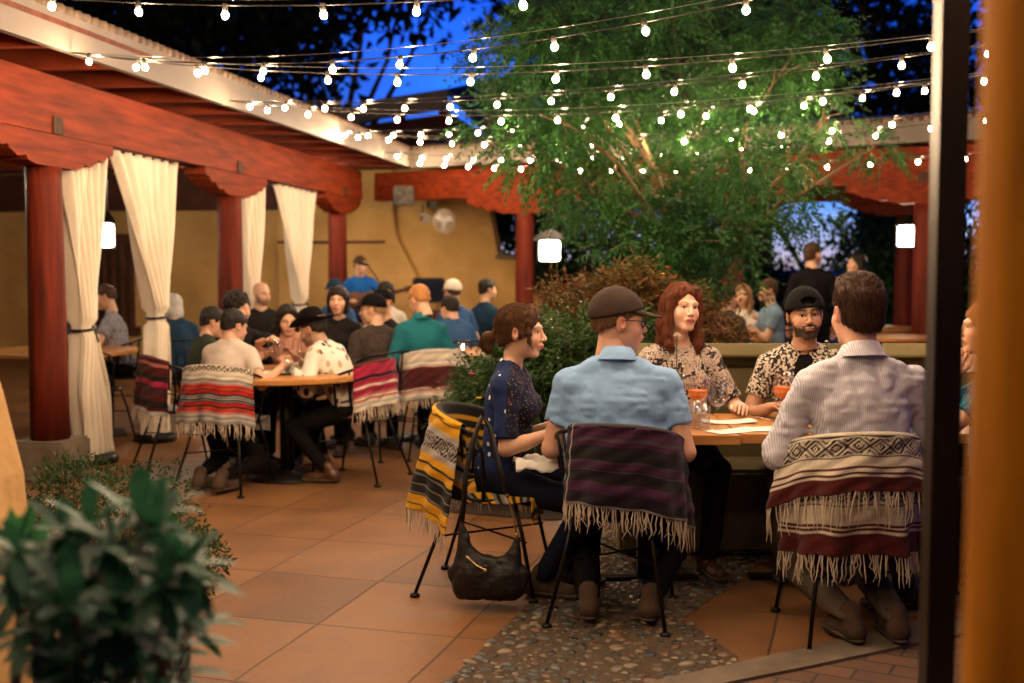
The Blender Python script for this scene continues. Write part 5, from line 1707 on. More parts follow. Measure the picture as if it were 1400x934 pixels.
def pat_maroon(u, v):
    s = [(0, MR), (.075, CR), (.085, MR), (.093, CR), (.100, CR), (.112, MR), (.120, CR), (.165, BK), (.169, CR)]
    C = stripes(v, s); C = zig(u, v, .175, .255, .075, BK, CR, C, 'diamond'); C[v > .258] = BK; C[v > .262] = CR; C[v > .32] = MR; C[v > .42] = CR
    return C


def pat_maroon2(u, v):
    s = [(0, MR), (.085, CR), (.095, MR), (.102, CR), (.112, MR), (.12, CR), (.19, MR), (.198, CR)]
    C = stripes(v, s); return zig(u, v, .21, .28, .075, BK, CR, C, 'diamond')


def pat_magenta(u, v):
    s = [(0, CR), (.03, LG), (.045, CR), (.06, PK), (.075, CR), (.09, PK), (.105, MG), (.125, BK), (.135, MG), (.15, CR), (.165, MG), (.185, BK), (.195, MG), (.205, BK), (.225, MG), (.25, MG), (.30, MR), (.36, BK), (.38, MG), (.42, MR), (.5, MG), (.56, CR), (.60, MG), (.64, BK), (.66, MG), (.7, CR), (.74, MR)]
    return stripes(v, s)


def pat_brown(u, v):
    s = [(0, LG), (.03, CR), (.045, LG), (.06, PK), (.075, LG), (.09, MR), (.11, DM), (.13, MR), (.15, DM), (.17, MR), (.20, DM), (.225, MR), (.24, PK), (.25, LG), (.265, CR), (.28, LG), (.30, CR), (.34, LG), (.40, MR)]
    return stripes(v, s)


def pat_dark(u, v):
    s = [(0, LG), (.03, MR), (.06, BK), (.10, MR), (.14, DM), (.20, MG), (.24, BK), (.28, MR), (.34, PK), (.36, MR)]
    return stripes(v, s)


# ---- tables ----------------------------------------------------------------------
def rect_table(x0, x1, y0, y1, label, rz=0, g='square wooden dining tables pushed together'):
    o = empty('dining_table', ((x0 + x1) / 2, (y0 + y1) / 2, 0), rz, label, 'table', g); w_, h_ = x1 - x0, y1 - y0
    MB().box((0, 0, .724), (w_, h_, .042), bev=.003).build('table_top', TABLEW, o)
    MB().box((0, 0, .36), (.08, .08, .685)).build('pedestal', IRON, o)
    MB().box((0, 0, .011), (.5, .07, .02), bev=.004).box((0, 0, .0125), (.07, .5, .022), bev=.004).build('base', IRON, o)
    return o


def round_table(x, y, r, label, g='round wooden dining tables'):
    o = empty('round_table', (x, y, 0), 0, label, 'table', g)
    MB().lathe([(.01, .703), (r - .01, .703), (r, .710), (r, .738), (r - .006, .745), (.01, .745)], n=56).build('table_top', TABLEW, o)
    MB().lathe([(.05, .02), (.045, .70)], n=20).build('pedestal', IRON, o, smooth=True)
    MB().lathe([(.28, 0), (.28, .015), (.06, .04), (.05, .06)], n=28).build('base', IRON, o, smooth=True)
    return o


TZ = .7455


def wine_glass(label, x, y, s=1.0, drink=None, fill=.35, wide=1.0, z=TZ, kind='wine_glass', g='glasses on the near table'):
    o = empty(kind, (x, y, z), 0, label, 'glass', g); h = .215 * s
    R = .040 * wide * s
    out = [(.034 * s, .0), (.034 * s, .0015), (.010, .004), (.0042, .010), (.004, .08 * s), (.007, .092 * s), (R * .65, .105 * s), (R * .97, .130 * s), (R, .150 * s), (R * .93, .185 * s), (R * .80, h)]
    inn = [(R * .80 - .0010, h), (R * .93 - .0013, .185 * s), (R - .0014, .150 * s), (R * .97 - .0014, .130 * s), (R * .65 - .0014, .1065 * s), (.002, .0955 * s)]
    MB().lathe(out + inn, n=28).build('glass', GLASS, o, smooth=True)
    if drink:
        zt = (.100 + .085 * fill) * s
        pr = [(.001, .0962 * s)]
        for (r, zz) in inn[::-1][1:]:
            if zz < zt: pr.append((r - .0006, zz))
        pr.append((R * .965 if fill < .7 else R * .95, zt)); pr.append((.001, zt))
        MB().lathe(pr, n=28).build('drink', drink, o, smooth=False)
    return o


def tumbler(label, x, y, h=.125, r=.033, z=TZ, fill=.6, g='glasses on the near table', drink=None):
    o = empty('tumbler', (x, y, z), 0, label, 'glass', g)
    MB().lathe([(r * .90, 0), (r, .01), (r * 1.05, h), (r * 1.05 - .0018, h), (r - .002, .012), (.001, .010)], n=24).build('glass', GLASS, o, smooth=True)
    MB().lathe([(.001, .0115), (r - .0028, .013), (r * (1 + .05 * fill) - .003, h * fill), (.001, h * fill)], n=24).build('water', drink or WATER, o)
    return o


def menu(label, x, y, rz, w_=.15, l_=.30, lift=.02, name='menu_card', g='paper menus on the near table'):
    o = empty(name, (x, y, TZ + .0008), rz, label, 'menu', g); V = []; F = []
    n = 14
    for j in range(2):
        for i in range(n + 1):
            t = i / n; zz = lift * abs(2 * t - 1) ** 1.5
            V += [((t - .5) * l_, -w_ / 2, zz + j * .0012), ((t - .5) * l_, w_ / 2, zz + j * .0012)]
    L_ = 2 * (n + 1)
    for i in range(n):
        a = 2 * i; F += [(a, a + 1, a + 3, a + 2), (L_ + a, L_ + a + 2, L_ + a + 3, L_ + a + 1), (a, a + 2, L_ + a + 2, L_ + a), (a + 1, L_ + a + 1, L_ + a + 3, a + 3)]
    F += [(0, L_, L_ + 1, 1), (2 * n, 2 * n + 1, L_ + 2 * n + 1, L_ + 2 * n)]
    MB().add(V, F).build('pages', PAPER, o)
    return o
# ================================================================== CLOTH MATERIALS
def fab(name, c1, c2=None, **k):
    k.setdefault('scale', 7); k.setdefault('rough', .85); k.setdefault('bump', .25); k.setdefault('bscale', 350); k.setdefault('bdist', .002); k.setdefault('sheen', 0); k.setdefault('spec', .08)
    return pm(name, c1, c2 or tuple(v * .82 for v in c1), **k)


def printed(name, kind, base, cols, scale=20, thr=.5, stretch=(1, 1, 1)):
    """printed cloth in object space"""
    m, n, l, b = _nt(name); b.inputs['Roughness'].default_value = .85; b.inputs['Specular IOR Level'].default_value = .2
    tc = n.new('ShaderNodeTexCoord'); mp = n.new('ShaderNodeMapping'); mp.inputs['Scale'].default_value = stretch; l.new(tc.outputs['Object'], mp.inputs[0])
    def ramp(src, stops, const=True):
        r = n.new('ShaderNodeValToRGB'); r.color_ramp.interpolation = 'CONSTANT' if const else 'LINEAR'
        while len(r.color_ramp.elements) < len(stops): r.color_ramp.elements.new(.5)
        for e_, (p_, c_) in zip(r.color_ramp.elements, stops): e_.position = p_; e_.color = (*c_, 1)
        l.new(src, r.inputs[0]); return r.outputs[0]
    def mix(f, a, b_):
        q = n.new('ShaderNodeMix'); q.data_type = 'RGBA'; l.new(f, q.inputs[0])
        for s_, v in ((6, a), (7, b_)):
            if isinstance(v, tuple): q.inputs[s_].default_value = (*v, 1)
            else: l.new(v, q.inputs[s_])
        return q.outputs[2]
    def noise(sc, det=4, src=None):
        t = n.new('ShaderNodeTexNoise'); t.inputs['Scale'].default_value = sc; t.inputs['Detail'].default_value = det; l.new(src or mp.outputs[0], t.inputs[0]); return t
    def vor(sc, feat='F1'):
        t = n.new('ShaderNodeTexVoronoi'); t.inputs['Scale'].default_value = sc; t.feature = feat; l.new(mp.outputs[0], t.inputs[0]); return t
    if kind == 'blotch':
        t = noise(scale, 6); c = ramp(t.outputs[0], [(0, base), (thr, cols[0]), (thr + .07, cols[1] if len(cols) > 1 else cols[0])])
    elif kind == 'dots':
        v = vor(scale); d = ramp(v.outputs['Distance'], [(0, (1, 1, 1)), (thr, (0, 0, 0))])
        pick = n.new('ShaderNodeSeparateColor'); l.new(v.outputs['Color'], pick.inputs[0])
        cc = ramp(pick.outputs[0], [(i / len(cols), c_) for i, c_ in enumerate(cols)]); c = mix(d, base, cc)
    elif kind == 'navy':
        v = vor(19); v.inputs['Randomness'].default_value = .35; d = ramp(v.outputs['Distance'], [(0, (1, 1, 1)), (.20, (0, 0, 0))]); bk = mix(d, (.010, .022, .085), (.65, .65, .62))
        v2 = vor(95); d2 = ramp(v2.outputs['Distance'], [(0, (1, 1, 1)), (.30, (0, 0, 0))]); pk = n.new('ShaderNodeSeparateColor'); l.new(v2.outputs['Color'], pk.inputs[0])
        cc = ramp(pk.outputs[0], [(0, (.010, .012, .03)), (.45, (.30, .22, .04)), (.6, (.32, .03, .12)), (.75, (.12, .10, .08)), (.9, (.05, .12, .05))]); fr_ = mix(d2, (.010, .013, .035), cc)
        sp = n.new('ShaderNodeSeparateXYZ'); l.new(tc.outputs['Object'], sp.inputs[0])
        ad = n.new('ShaderNodeMath'); ad.operation = 'MULTIPLY_ADD'; l.new(sp.outputs[1], ad.inputs[0]); ad.inputs[1].default_value = 5; ad.inputs[2].default_value = .22
        f = ramp(ad.outputs[0], [(0, (0, 0, 0)), (.5, (1, 1, 1))]); c = mix(f, bk, fr_)
    elif kind == 'pin':
        w_ = n.new('ShaderNodeTexWave'); w_.wave_type = 'BANDS'; w_.bands_direction = 'X'; w_.inputs['Scale'].default_value = scale; w_.inputs['Distortion'].default_value = .25; w_.inputs['Detail'].default_value = 1; l.new(mp.outputs[0], w_.inputs[0])
        c = ramp(w_.outputs[0], [(0, cols[0]), (thr, base)], False)
    elif kind == 'blocks':
        br = n.new('ShaderNodeTexVoronoi'); br.inputs['Scale'].default_value = scale; br.distance = 'CHEBYCHEV'; l.new(mp.outputs[0], br.inputs[0])
        pk = n.new('ShaderNodeSeparateColor'); l.new(br.outputs['Color'], pk.inputs[0]); t = noise(scale * 3.2, 5)
        a_ = n.new('ShaderNodeMath'); a_.operation = 'MULTIPLY_ADD'; l.new(pk.outputs[0], a_.inputs[0]); a_.inputs[1].default_value = .35; l.new(t.outputs[0], a_.inputs[2])
        c = ramp(a_.outputs[0], [(0, base), (.60, cols[0]), (.70, base), (.76, cols[1])])
    l.new(c, b.inputs['Base Color'])
    t = noise(420, 2, tc.outputs['Object']); bp = n.new('ShaderNodeBump'); bp.inputs['Strength'].default_value = .2; bp.inputs['Distance'].default_value = .002; l.new(t.outputs[0], bp.inputs['Height']); l.new(bp.outputs[0], b.inputs['Normal'])
    return m


M_NAVY = printed('navy_print', 'navy', (0, 0, 0), [])
M_POLO = fab('pale_blue_pique', (.24, .40, .66), (.21, .36, .61))
M_PHOTO = printed('black_cream_print', 'blocks', (.015, .013, .013), [(.52, .42, .36), (.42, .33, .28)], 24)
M_FLOR = printed('black_white_floral', 'blotch', (.018, .016, .015), [(.45, .38, .31), (.55, .48, .40)], 75, .50)
M_PIN = printed('pinstripe_cotton', 'pin', (.60, .59, .66), [(.38, .37, .46)], 42, .6)
M_TEAL = printed('teal_print', 'blotch', (.012, .07, .12), [(.02, .20, .28), (.01, .03, .07)], 34, .52)
M_FEATH = printed('feather_print', 'dots', (.66, .60, .53), [(.20, .10, .04), (.02, .018, .015), (.45, .33, .20), (.66, .60, .53)], 17, .33, (1, 1, .62))
M_WTEE = fab('off_white_tee', (.55, .46, .40)); M_GREEN = fab('dark_green_vest', (.035, .045, .03)); M_CHARC = fab('charcoal_shirt', (.017, .014, .014)); M_BLACK = fab('black_cotton', (.005, .0045, .0045), (.007, .006, .006))
M_TEALS = fab('teal_shirt', (.015, .13, .16)); M_BLUE = fab('blue_shirt', (.035, .09, .22)); M_ROYAL = fab('royal_blue_shirt', (.012, .10, .38)); M_PLAID = printed('faded_plaid', 'blotch', (.20, .19, .24), [(.30, .28, .32), (.12, .12, .18)], 22, .5)
M_DKBLUE = fab('dark_blue_jacket', (.012, .035, .07)); M_PEACH = fab('peach_top', (.50, .25, .18)); M_SKY = fab('light_blue_shirt', (.16, .24, .33)); M_DJKT = fab('dark_grey_jacket', (.05, .055, .06)); M_WHITE = fab('white_cotton', (.6, .55, .5))
M_PATD = printed('dark_leaf_print', 'blotch', (.02, .022, .02), [(.10, .10, .08), (.02, .022, .02)], 24, .55); M_DOT = printed('dark_speckle_knit', 'blotch', (.028, .02, .018), [(.07, .045, .035), (.028, .02, .018)], 70, .52)
M_NAVYP = fab('navy_trousers', (.010, .012, .024)); M_DARKP = fab('dark_trousers', (.006, .005, .005)); M_KHAKI = fab('khaki_trousers', (.10, .075, .05)); M_JEAN = fab('dark_jeans', (.015, .02, .035))
M_CAPB = fab('brown_cap_cotton', (.040, .026, .021), (.050, .034, .028), bscale=200); M_CAPK = fab('black_cap_cotton', (.005, .0045, .0045)); M_CAPW = fab('white_cap_cotton', (.65, .6, .52)); M_FELT = fab('black_felt', (.006, .005, .005))
M_TAN = pm('tan_suede', (.075, .042, .024), (.05, .03, .018), scale=20, rough=.9); M_BOOT = pm('brown_boot', (.10, .04, .018), (.06, .025, .012), scale=15, rough=.35)

# ================================================================== NEAR TABLE
rect_table(.26, 1.005, 5.10, 5.84, 'wooden table top left of the seam, between the navy shirt and the menus')
rect_table(1.012, 1.75, 5.14, 5.86, 'wooden table top right of the seam, in front of the pinstriped shirt')
rect_table(1.76, 2.50, 5.14, 5.86, 'wooden table top behind the steel post at the right edge')

bq = empty('banquette', (0, 0, 0), 0, 'olive upholstered banquette with a rolled top rail behind the near table', 'banquette')
X0, X1 = .55, 3.4
MB().box(((X0 + X1) / 2, 6.12, .235), (X1 - X0, .46, .43), bev=.02).build('seat_base', OLIVE, bq)
MB().box(((X0 + X1) / 2, 6.36, .50), (X1 - X0, .10, .92), bev=.03).build('backrest', OLIVE, bq)
x = X0
while x < X1 - .1:
    MB().box((x + .71, 6.355, 1.005), (1.40, .17, .115), bev=.045).build('top_cushion', OLIVE, bq, smooth=True); x += 1.42

CH = {}
chair(-.10, 5.36, 103, 'black iron chair of the woman in the navy shirt, under the yellow blanket')
chair(.45, 4.96, 14, 'black iron chair under the purple blanket, its slats showing at the left')
chair(1.37, 4.73, -4, 'black iron chair of the pinstriped shirt man, under the cream and maroon blanket')
chair(2.20, 4.95, -75, 'black iron chair of the woman in teal behind the steel post')

serape('yellow and black striped blanket with a diamond band behind the woman in navy', (-.10, 5.36), 103, -70, 72, .30, .44, pat_yellow, seat=True, flare=.06, slant=.10)
serape('dark purple striped blanket with cream fringe behind the man in pale blue', (.45, 4.96), 14, -38, 92, .30, .34, pat_purple, seat=True, slant=.22, flare=.04, frlen=.10)
serape('cream and maroon blanket with wide black diamond band behind the pinstriped shirt', (1.37, 4.73), -4, -84, 84, .24, .262, pat_maroon, flare=.05, slant=0, frlen=.12, sag=.20)
serape('lower cream and maroon blanket with fringe hanging below the diamond-band one', (1.37, 4.73), -4, -80, 80, .10, .25, pat_maroon2, flare=.02, rail=.61, frlen=.10, wav=1.6)

# ---- bag hanging from the chair back
def handbag():
    bx, by = -.105, 4.985
    o = empty('handbag', (bx, by, 0), radians(-8), 'slouchy black leather handbag hanging from the chair beside the yellow blanket', 'handbag')
    F = Fld((-.19, -.10, .10), (.19, .10, .52), .006)
    F.ell((0, 0, .235), (.150, .052, .085), .04); F.cone((-.09, 0, .20), (.10, 0, .20), .050, .050, .04)
    F.cone((-.075, 0, .27), (-.100, 0, .44), .050, .010, .05); F.cone((.09, 0, .27), (.115, 0, .37), .045, .014, .05)
    F.ell((.02, 0, .42), (.085, .09, .105), .02, sub=True)
    F.wrinkle(.008, 18, (1, 1, .7), True); F.wrinkle(.003, 40, ridge=True)
    v, q = F.mesh(); mk('bag_body', v, q, LEATHERB, o)
    t = MB(); t.tube([(-.10, 0, .43), (-.085, .0, .60), (-.06, .02, .72), (-.03, .045, .805), (.00, .055, .765), (.04, .02, .64), (.075, .0, .53)], [.010, .011, .011, .011, .011, .011, .010], 6); t.build('strap', LEATHERB, o, smooth=True)
    c = MB(); c.tube([(.075, 0, .53), (.085, 0, .50), (.10, 0, .45), (.112, 0, .385)], .004, 6); c.sphere((.075, 0, .53), .010, 8, 6); c.sphere((.112, 0, .385), .009, 8, 6); c.build('buckle', BRASS, o, smooth=True)
    z = MB(); z.tube([(-.075, -.050, .315), (-.035, -.058, .285), (.0, -.060, .270)], .003, 5); z.sphere((.0, -.062, .268), .008, 8, 5); z.build('zip', BRASS, o); o.scale = (1.12, 1.1, 1.2); o.location.z = -.13
handbag()

# ---- things on the near table
wine_glass('tall wine glass with a little clear wine in front of the menus', .925, 5.24, 1.14, WATER, .15, 1.02)
wine_glass('stemmed glass of orange cocktail in front of the bearded man', 1.30, 5.58, 1.08, DRINK, .6, 1.15, kind='cocktail_glass')
wine_glass('stemmed glass of orange cocktail behind the water tumblers', .875, 5.48, 1.05, DRINK, .6, 1.15, kind='cocktail_glass')
tumbler('clear water tumbler nearest the blue polo sleeve', .835, 5.33)
tumbler('clear water tumbler just left of the wine glass stem', .870, 5.28, .11, .030)
tumbler('tumbler with a pink drink right of the cocktail before the bearded man', 1.40, 5.50, .10, .035, drink=pm('pink_drink', (.6, .18, .12), scale=3, rough=.3))
wine_glass('empty wine glass behind the orange cocktail at the left', .80, 5.68, 1.0, None)
menu('folded white menu lying open in front of the wine glass', 1.02, 5.52, .10, .13, .26, .012)
menu('white paper menu across the seam between the tables', 1.00, 5.23, .55, .12, .26, .003)
menu('white paper at the pinstriped elbow on the right table', 1.18, 5.30, .3, .14, .22, .003)
sg = MB(); sg.tube([(1.20, 5.60, TZ + .012), (1.235, 5.56, TZ + .008), (1.25, 5.52, TZ + .006)], .003, 6); sg.sphere((1.19, 5.62, TZ + .010), .012, 10, 6, (1.3, .6, .5))
tag(sg.build('spoon', STEELW), 'metal spoon lying left of the cocktail before the bearded man', 'spoon')


def flower_vase(label, x, y, heads, z=TZ):
    o = empty('flower_vase', (x, y, z), 0, label, 'vase', 'bud vases on the near table')
    MB().lathe([(.028, 0), (.031, .02), (.031, .07), (.016, .10), (.014, .13), (.0125, .13), (.014, .10), (.029, .07), (.029, .02), (.001, .004)], n=24).build('vase', GLASS, o, smooth=True)
    s_ = MB(); lf = MB(); pt = MB()
    for (dx, dy, h, r) in heads:
        s_.tube([(0, 0, .02), (dx * .3, dy * .3, h * .5), (dx, dy, h)], .0022, 5)
        for i in range(7):
            t = .35 + .08 * i; a = i * 2.4; broadleaf(lf, (dx * t * t, dy * t * t, h * t), (cos(a), sin(a), .5), .045, .014, .3)
        for ring, n_ in ((0, 12), (1, 9), (2, 6)):
            for i in range(n_):
                a = 2 * pi * i / n_ + ring; el = .15 + ring * .45; d = Vector((cos(a) * cos(el), sin(a) * cos(el), sin(el))); sd = Vector((-sin(a), cos(a), 0)) * r * .28; c = Vector((dx, dy, h))
                pt.add([c, c + d * r * .6 + sd, c + d * r * (1 - ring * .15), c + d * r * .6 - sd], [(0, 1, 2, 3)])
        pt.sphere((dx, dy, h + .004), r * .4, 8, 5)
    s_.build('stems', LEAF_S, o); lf.build('leaves', LEAF_B, o); pt.build('blossom', WHP, o)


flower_vase('glass bud vase with a pale blossom in front of the red-haired woman', .77, 5.45, [(.0, .0, .415, .024), (-.02, .02, .30, .016), (.03, 0, .27, .010)])
flower_vase('bud vase with white daisies hiding behind the pinstriped shoulder', 1.50, 5.42, [(.0, .0, .345, .020), (.03, .02, .33, .017), (-.04, .0, .39, .012)])

# ================================================================== NEAR PEOPLE
def loc_(x, y): return (x, y, 0)


# woman in navy shirt
L1 = (-.045, 5.32); F1 = 100
hl = w2l(L1, F1, (.20, 5.30, .77)); hr = w2l(L1, F1, (.205, 5.11, .765))
wm, MW = person('woman with a brown ponytail in a navy polka dot shirt, seen in profile', L1, F1, lean=6, s=.965, male=False, tone=FAIR, near=True, hair='brown', style='pony', head=(2, -2, 0), shirt=M_NAVY, sleeve='mid', neckline='v', pants=M_NAVYP, hl=hl, hr=hr, curl=.35,
       fl=(-.12, .28, .085), fr=(.10, .20, .085), pole_r=(.2, -.9, -.7), shoes=M_TAN, blush=.05, seat=.435, drop=.012, hs=1.03)
# napkin in her lap
def napkin():
    o = empty('napkin', (.12, 5.12, 0), radians(6), 'white cloth napkin in the lap of the woman in navy', 'napkin'); n = 26; V = []; Q = []
    rs = np.random.RandomState(2)
    for j in range(n + 1):
        for i in range(n + 1):
            u = i / n - .5; v = j / n - .5
            z = .635 + .010 * sin(u * 9 + v * 5) + .007 * sin(v * 15 + 1) + .003 * sin(u * 30 - v * 22) - .25 * max(0, -v - .30) ** 1.2
            V.append((u * .22, v * .13, z))
    for j in range(n):
        for i in range(n):
            a = j * (n + 1) + i; Q.append((a, a + 1, a + n + 2, a + n + 1))
    c = mk('cloth', V, np.array(Q), PAPER, o); c.modifiers.new('s', 'SOLIDIFY').thickness = .004
napkin()

# man in pale blue polo and brown cap
L2 = (.44, 4.93); F2 = 10
mn, MM = person('man in a brown cap and pale blue polo shirt, his back to the camera', L2, F2, lean=9, s=1.03, width=1.28, belly=1.25, tone=(.60, .33, .23), near=True, hair='fair', style='buzz', head=(70, -3, 0), hs=1.04, shirt=M_POLO, collar=M_POLO, sleeve='short', pants=M_DARKP, cap=M_CAPB,
       hl=(-.20, .30, .77), hr=(.23, .28, .785), pole_l=(-.30, -.3, -1), pole_r=(.30, -.3, -1), fl=(-.10, -.12, .10), fr=(.16, -.10, .10), shoes=M_TAN, wrinkle=1.5, seat=.44)
def glasses(par, M):
    R, t = M[0], np.array(M[1]); b = MB()
    for s in (-1, 1):
        b.tube([(s * (.032 + .024 * cos(a)), .0935 - .10 * abs(s * (.032 + .024 * cos(a))) ** 1.0 * .12, -.002 + .018 * sin(a)) for a in np.linspace(0, 2 * pi, 17)], .0024, 6, False)
        b.tube([(s * .056, .088, .004), (s * .078, .05, .006), (s * .084, -.005, .004)], .0022, 6)
    b.tube([(-.008, .094, .002), (.008, .094, .002)], .002, 6)
    mk('eyeglasses', xf(np.array(b.V), R, t), b.F, LEATHERB, par)
glasses(mn, MM)

# red-haired woman on the banquette
L3 = (.865, 6.06); F3 = 176
person('woman with long auburn hair in a black and cream print top, facing the camera', L3, F3, lean=5, s=1.0, male=False, tone=(.66, .41, .30), near=True, hair='auburn', style='long', head=(-14, 2, -3), shirt=M_PHOTO, sleeve='mid', neckline='scoop', pants=M_DARKP,
       hl=w2l(L3, F3, (1.12, 5.70, .80)), hr=w2l(L3, F3, (.72, 5.66, .80)), shoes=M_BOOT, lip=(.42, .12, .11), blush=.04, seat=.47, width=1.06, drop=-.01, fl=(-.05, .50, .085), fr=(.12, .40, .085))
# bearded man
L4 = (1.475, 5.96); F4 = 186
bm_, MBd = person('bearded man in a backwards black cap and a black and white floral shirt', L4, F4, lean=8, s=.985, hs=1.05, tone=TAN, near=True, hair='black', style='buzz', head=(-4, 3, 5), beard=.93, cap=M_CAPK, capback=True, shirt=M_FLOR, sleeve='short', neckline='open', pants=M_KHAKI,
       hl=w2l(L4, F4, (1.62, 5.62, .80)), hr=w2l(L4, F4, (1.26, 5.66, .80)), extra={'under': M_BLACK}, seat=.46, width=1.05, lip=(.34, .15, .12), wrinkle=1.2, jaw=.95)
# striped shirt man
L5 = (1.40, 4.64); F5 = -6
person('man with short brown hair in a pale pinstriped shirt, seen from behind', L5, F5, lean=4, s=1.10, width=1.16, belly=1.15, tone=(.60, .32, .22), near=True, hair='short_brown', style='tall', head=(-4, 0, 0), hs=1.06, shirt=M_PIN, collar=M_PIN, sleeve='long', pants=M_KHAKI,
       hl=(-.20, .34, .80), hr=(.22, .34, .79), pole_l=(-.55, -.3, -1), pole_r=(.55, -.3, -1), fl=(-.08, -.10, .10), fr=(.10, -.12, .10), shoes=M_TAN, wrinkle=2.0, seat=.44)
# woman in teal at the right edge
L6 = (2.13, 5.04); F6 = 285
person('woman in a teal print top reading a paper at the right edge', L6, F6, lean=5, s=.98, male=False, tone=(.58, .32, .2), near=True, hair='ginger', style='bob', head=(-4, 3, 0), shirt=M_TEAL, sleeve='short', neckline='scoop', pants=M_BLACK,
       hl=w2l(L6, F6, (1.90, 5.0, 1.02)), hr=w2l(L6, F6, (1.96, 5.20, 1.03)), curl=.9, seat=.44, pole_l=(-.4, -.3, -1), pole_r=(.4, -.3, -1))
mm = MB(); mm.box((0, 0, 0), (.20, .15, .003), rx=radians(40), rz=radians(20)); o = mm.build('menu_sheet', PAPER); o.location = (1.99, 5.13, 1.075)
tag(o, 'cream paper menu held up by the woman in teal', 'menu', 'paper menus on the near table')

# ================================================================== LEFT DINING GROUP
round_table(-1.58, 8.15, .60, 'round wooden table crowded with glasses in the middle of the left group')
round_table(-3.95, 10.3, .62, 'round table inside the portal seen through the curtain gap')
round_table(-.75, 10.0, .60, 'round table hidden behind the teal shirt in the left group')
chair(-1.90, 7.74, 14, 'black iron chair with the red and grey blanket, nearest of the left group')
chair(-1.08, 8.12, 292, 'black iron chair of the man in the cowboy hat')
chair(-.62, 9.12, 345, 'black iron chair of the fair-haired man in the teal shirt')
chair(-2.42, 8.45, 62, 'black iron chair of the man in the dark green vest by the curtain')
chair(-3.50, 9.75, 40, 'black iron chair inside the portal behind the first curtain')
serape('red and grey striped blanket with a chevron band on the off-white shirt chair', (-1.90, 7.74), 14, -62, 62, .28, .36, pat_red, seat=True, flare=.03)
serape('magenta and cream striped blanket behind the man in the cowboy hat', (-1.08, 8.12), 292, -62, 66, .30, .30, pat_magenta, seat=True, flare=.02)
serape('brown and cream striped blanket on the chair of the teal shirt', (-.62, 9.12), 345, -70, 70, .25, .36, pat_brown, flare=.03)
serape('dark red striped blanket on the chair beside the tied curtain', (-2.42, 8.45), 62, -60, 60, .2, .38, pat_dark, flare=.03)
LG_ = 'diners of the left group'
def diner(label, x, y, f, **k):
    k.setdefault('pants', M_DARKP); k.setdefault('seat', .41); k['s'] = k.get('s', 1.0) * (.935 if k.get('pose') != 'stand' else 1)
    ll = k.pop('hlw', None); rr = k.pop('hrw', None)
    if ll: k['hl'] = w2l((x, y), f, ll)
    if rr: k['hr'] = w2l((x, y), f, rr)
    return person(label, (x, y), f, group=k.pop('group', LG_), **k)
diner('dark-haired man in an off-white t-shirt with his back to the camera', -1.93, 7.74, 16, lean=16, hair='black', style='short', tone=MID, head=(25, -14, 0), shirt=M_WTEE, drop=.05, s=.97, fl=(-.08, -.15, .10), fr=(.10, -.18, .10), shoes=M_TAN, hrw=(-1.55, 7.85, .80), hlw=(-1.95, 8.1, .78))
diner('dark-haired man in a dark green vest beside the off-white t-shirt', -2.28, 8.35, 60, lean=13, hair='black', style='short', tone=MID, head=(10, -12, 0), shirt=M_GREEN, sleeve='long', drop=.05, s=.96, hrw=(-1.95, 8.35, .80))
diner('laughing man with dark curly hair and beard facing the camera', -2.12, 8.98, 152, lean=6, hair='dark', style='curly', tone=FAIR, beard=.85, head=(-30, -6, 0), shirt=M_CHARC, sleeve='long', smile=1, hlw=(-1.75, 8.55, .95), hrw=(-2.05, 8.5, .82))
diner('woman with long brown hair and a peach top behind the glasses', -1.68, 8.95, 185, lean=12, male=False, hair='dark', style='long', tone=FAIR, head=(-25, -14, 0), shirt=M_PEACH, drop=.06, s=.97, smile=1, hlw=(-1.55, 8.5, .8), hrw=(-1.85, 8.5, .9))
diner('man in a black cowboy hat and a feather print shirt bending over the table', -1.10, 8.08, 290, lean=30, hair='dark', style='short', tone=TAN, beard=.5, head=(-2, -16, 0), hat=M_FELT, shirt=M_FEATH, sleeve='long', drop=.05, width=1.1, pants=M_BLACK, shoes=M_BOOT, hlw=(-1.52, 7.95, .80), hrw=(-1.50, 8.2, .82), fl=(-.2, .1, .085), fr=(.1, .3, .085))
diner('smiling dark-haired woman between the cowboy hat and the black cap', -1.40, 9.55, 190, male=False, lean=4, hair='dark', style='bob', head=(-10, 0, 0), shirt=M_CHARC, smile=1, seat=.45)
diner('man in a black cap and dark speckled sweater with his back half turned', -1.02, 9.15, 318, lean=10, hair='sandy', style='buzz', tone=FAIR, head=(-38, -4, 0), cap=M_CAPK, shirt=M_DOT, sleeve='long', width=1.15, drop=.02)
diner('bearded man in a black cap facing the camera behind the dark sweater', -1.07, 10.1, 215, lean=6, hair='ginger', style='buzz', beard=.7, head=(0, -10, 0), cap=M_CAPK, shirt=M_CHARC, sleeve='long')
diner('fair-haired young man in a teal shirt looking down', -.68, 9.1, 335, lean=10, hair='ginger', style='short', head=(-20, -24, 0), shirt=M_TEALS, sleeve='long', collar=M_TEALS, drop=.0, seat=.47, width=1.05)
diner('dark-haired person in a blue t-shirt leaning over the farther table', -.48, 10.45, 335, lean=18, hair='dark', style='short', head=(-20, -14, 0), shirt=M_BLUE, drop=.05)
diner('man in a white cap right of the dark-haired person in blue', -.52, 11.5, 320, lean=8, hair='short_brown', style='buzz', head=(10, -5, 0), cap=M_CAPW, capback=False, shirt=M_BLUE, seat=.47)
diner('man in a blue shirt sitting farthest right of the left group', -.30, 12.4, 50, lean=3, hair='dark', style='short', head=(10, 0, 0), shirt=M_DKBLUE, seat=.47)
diner('bald bearded man in dark clothes standing back by the cream curtain', -2.48, 11.6, 165, lean=2, hair='dark', style=None, beard=.6, head=(-35, -8, 0), shirt=M_CHARC, sleeve='long', seat=.45)
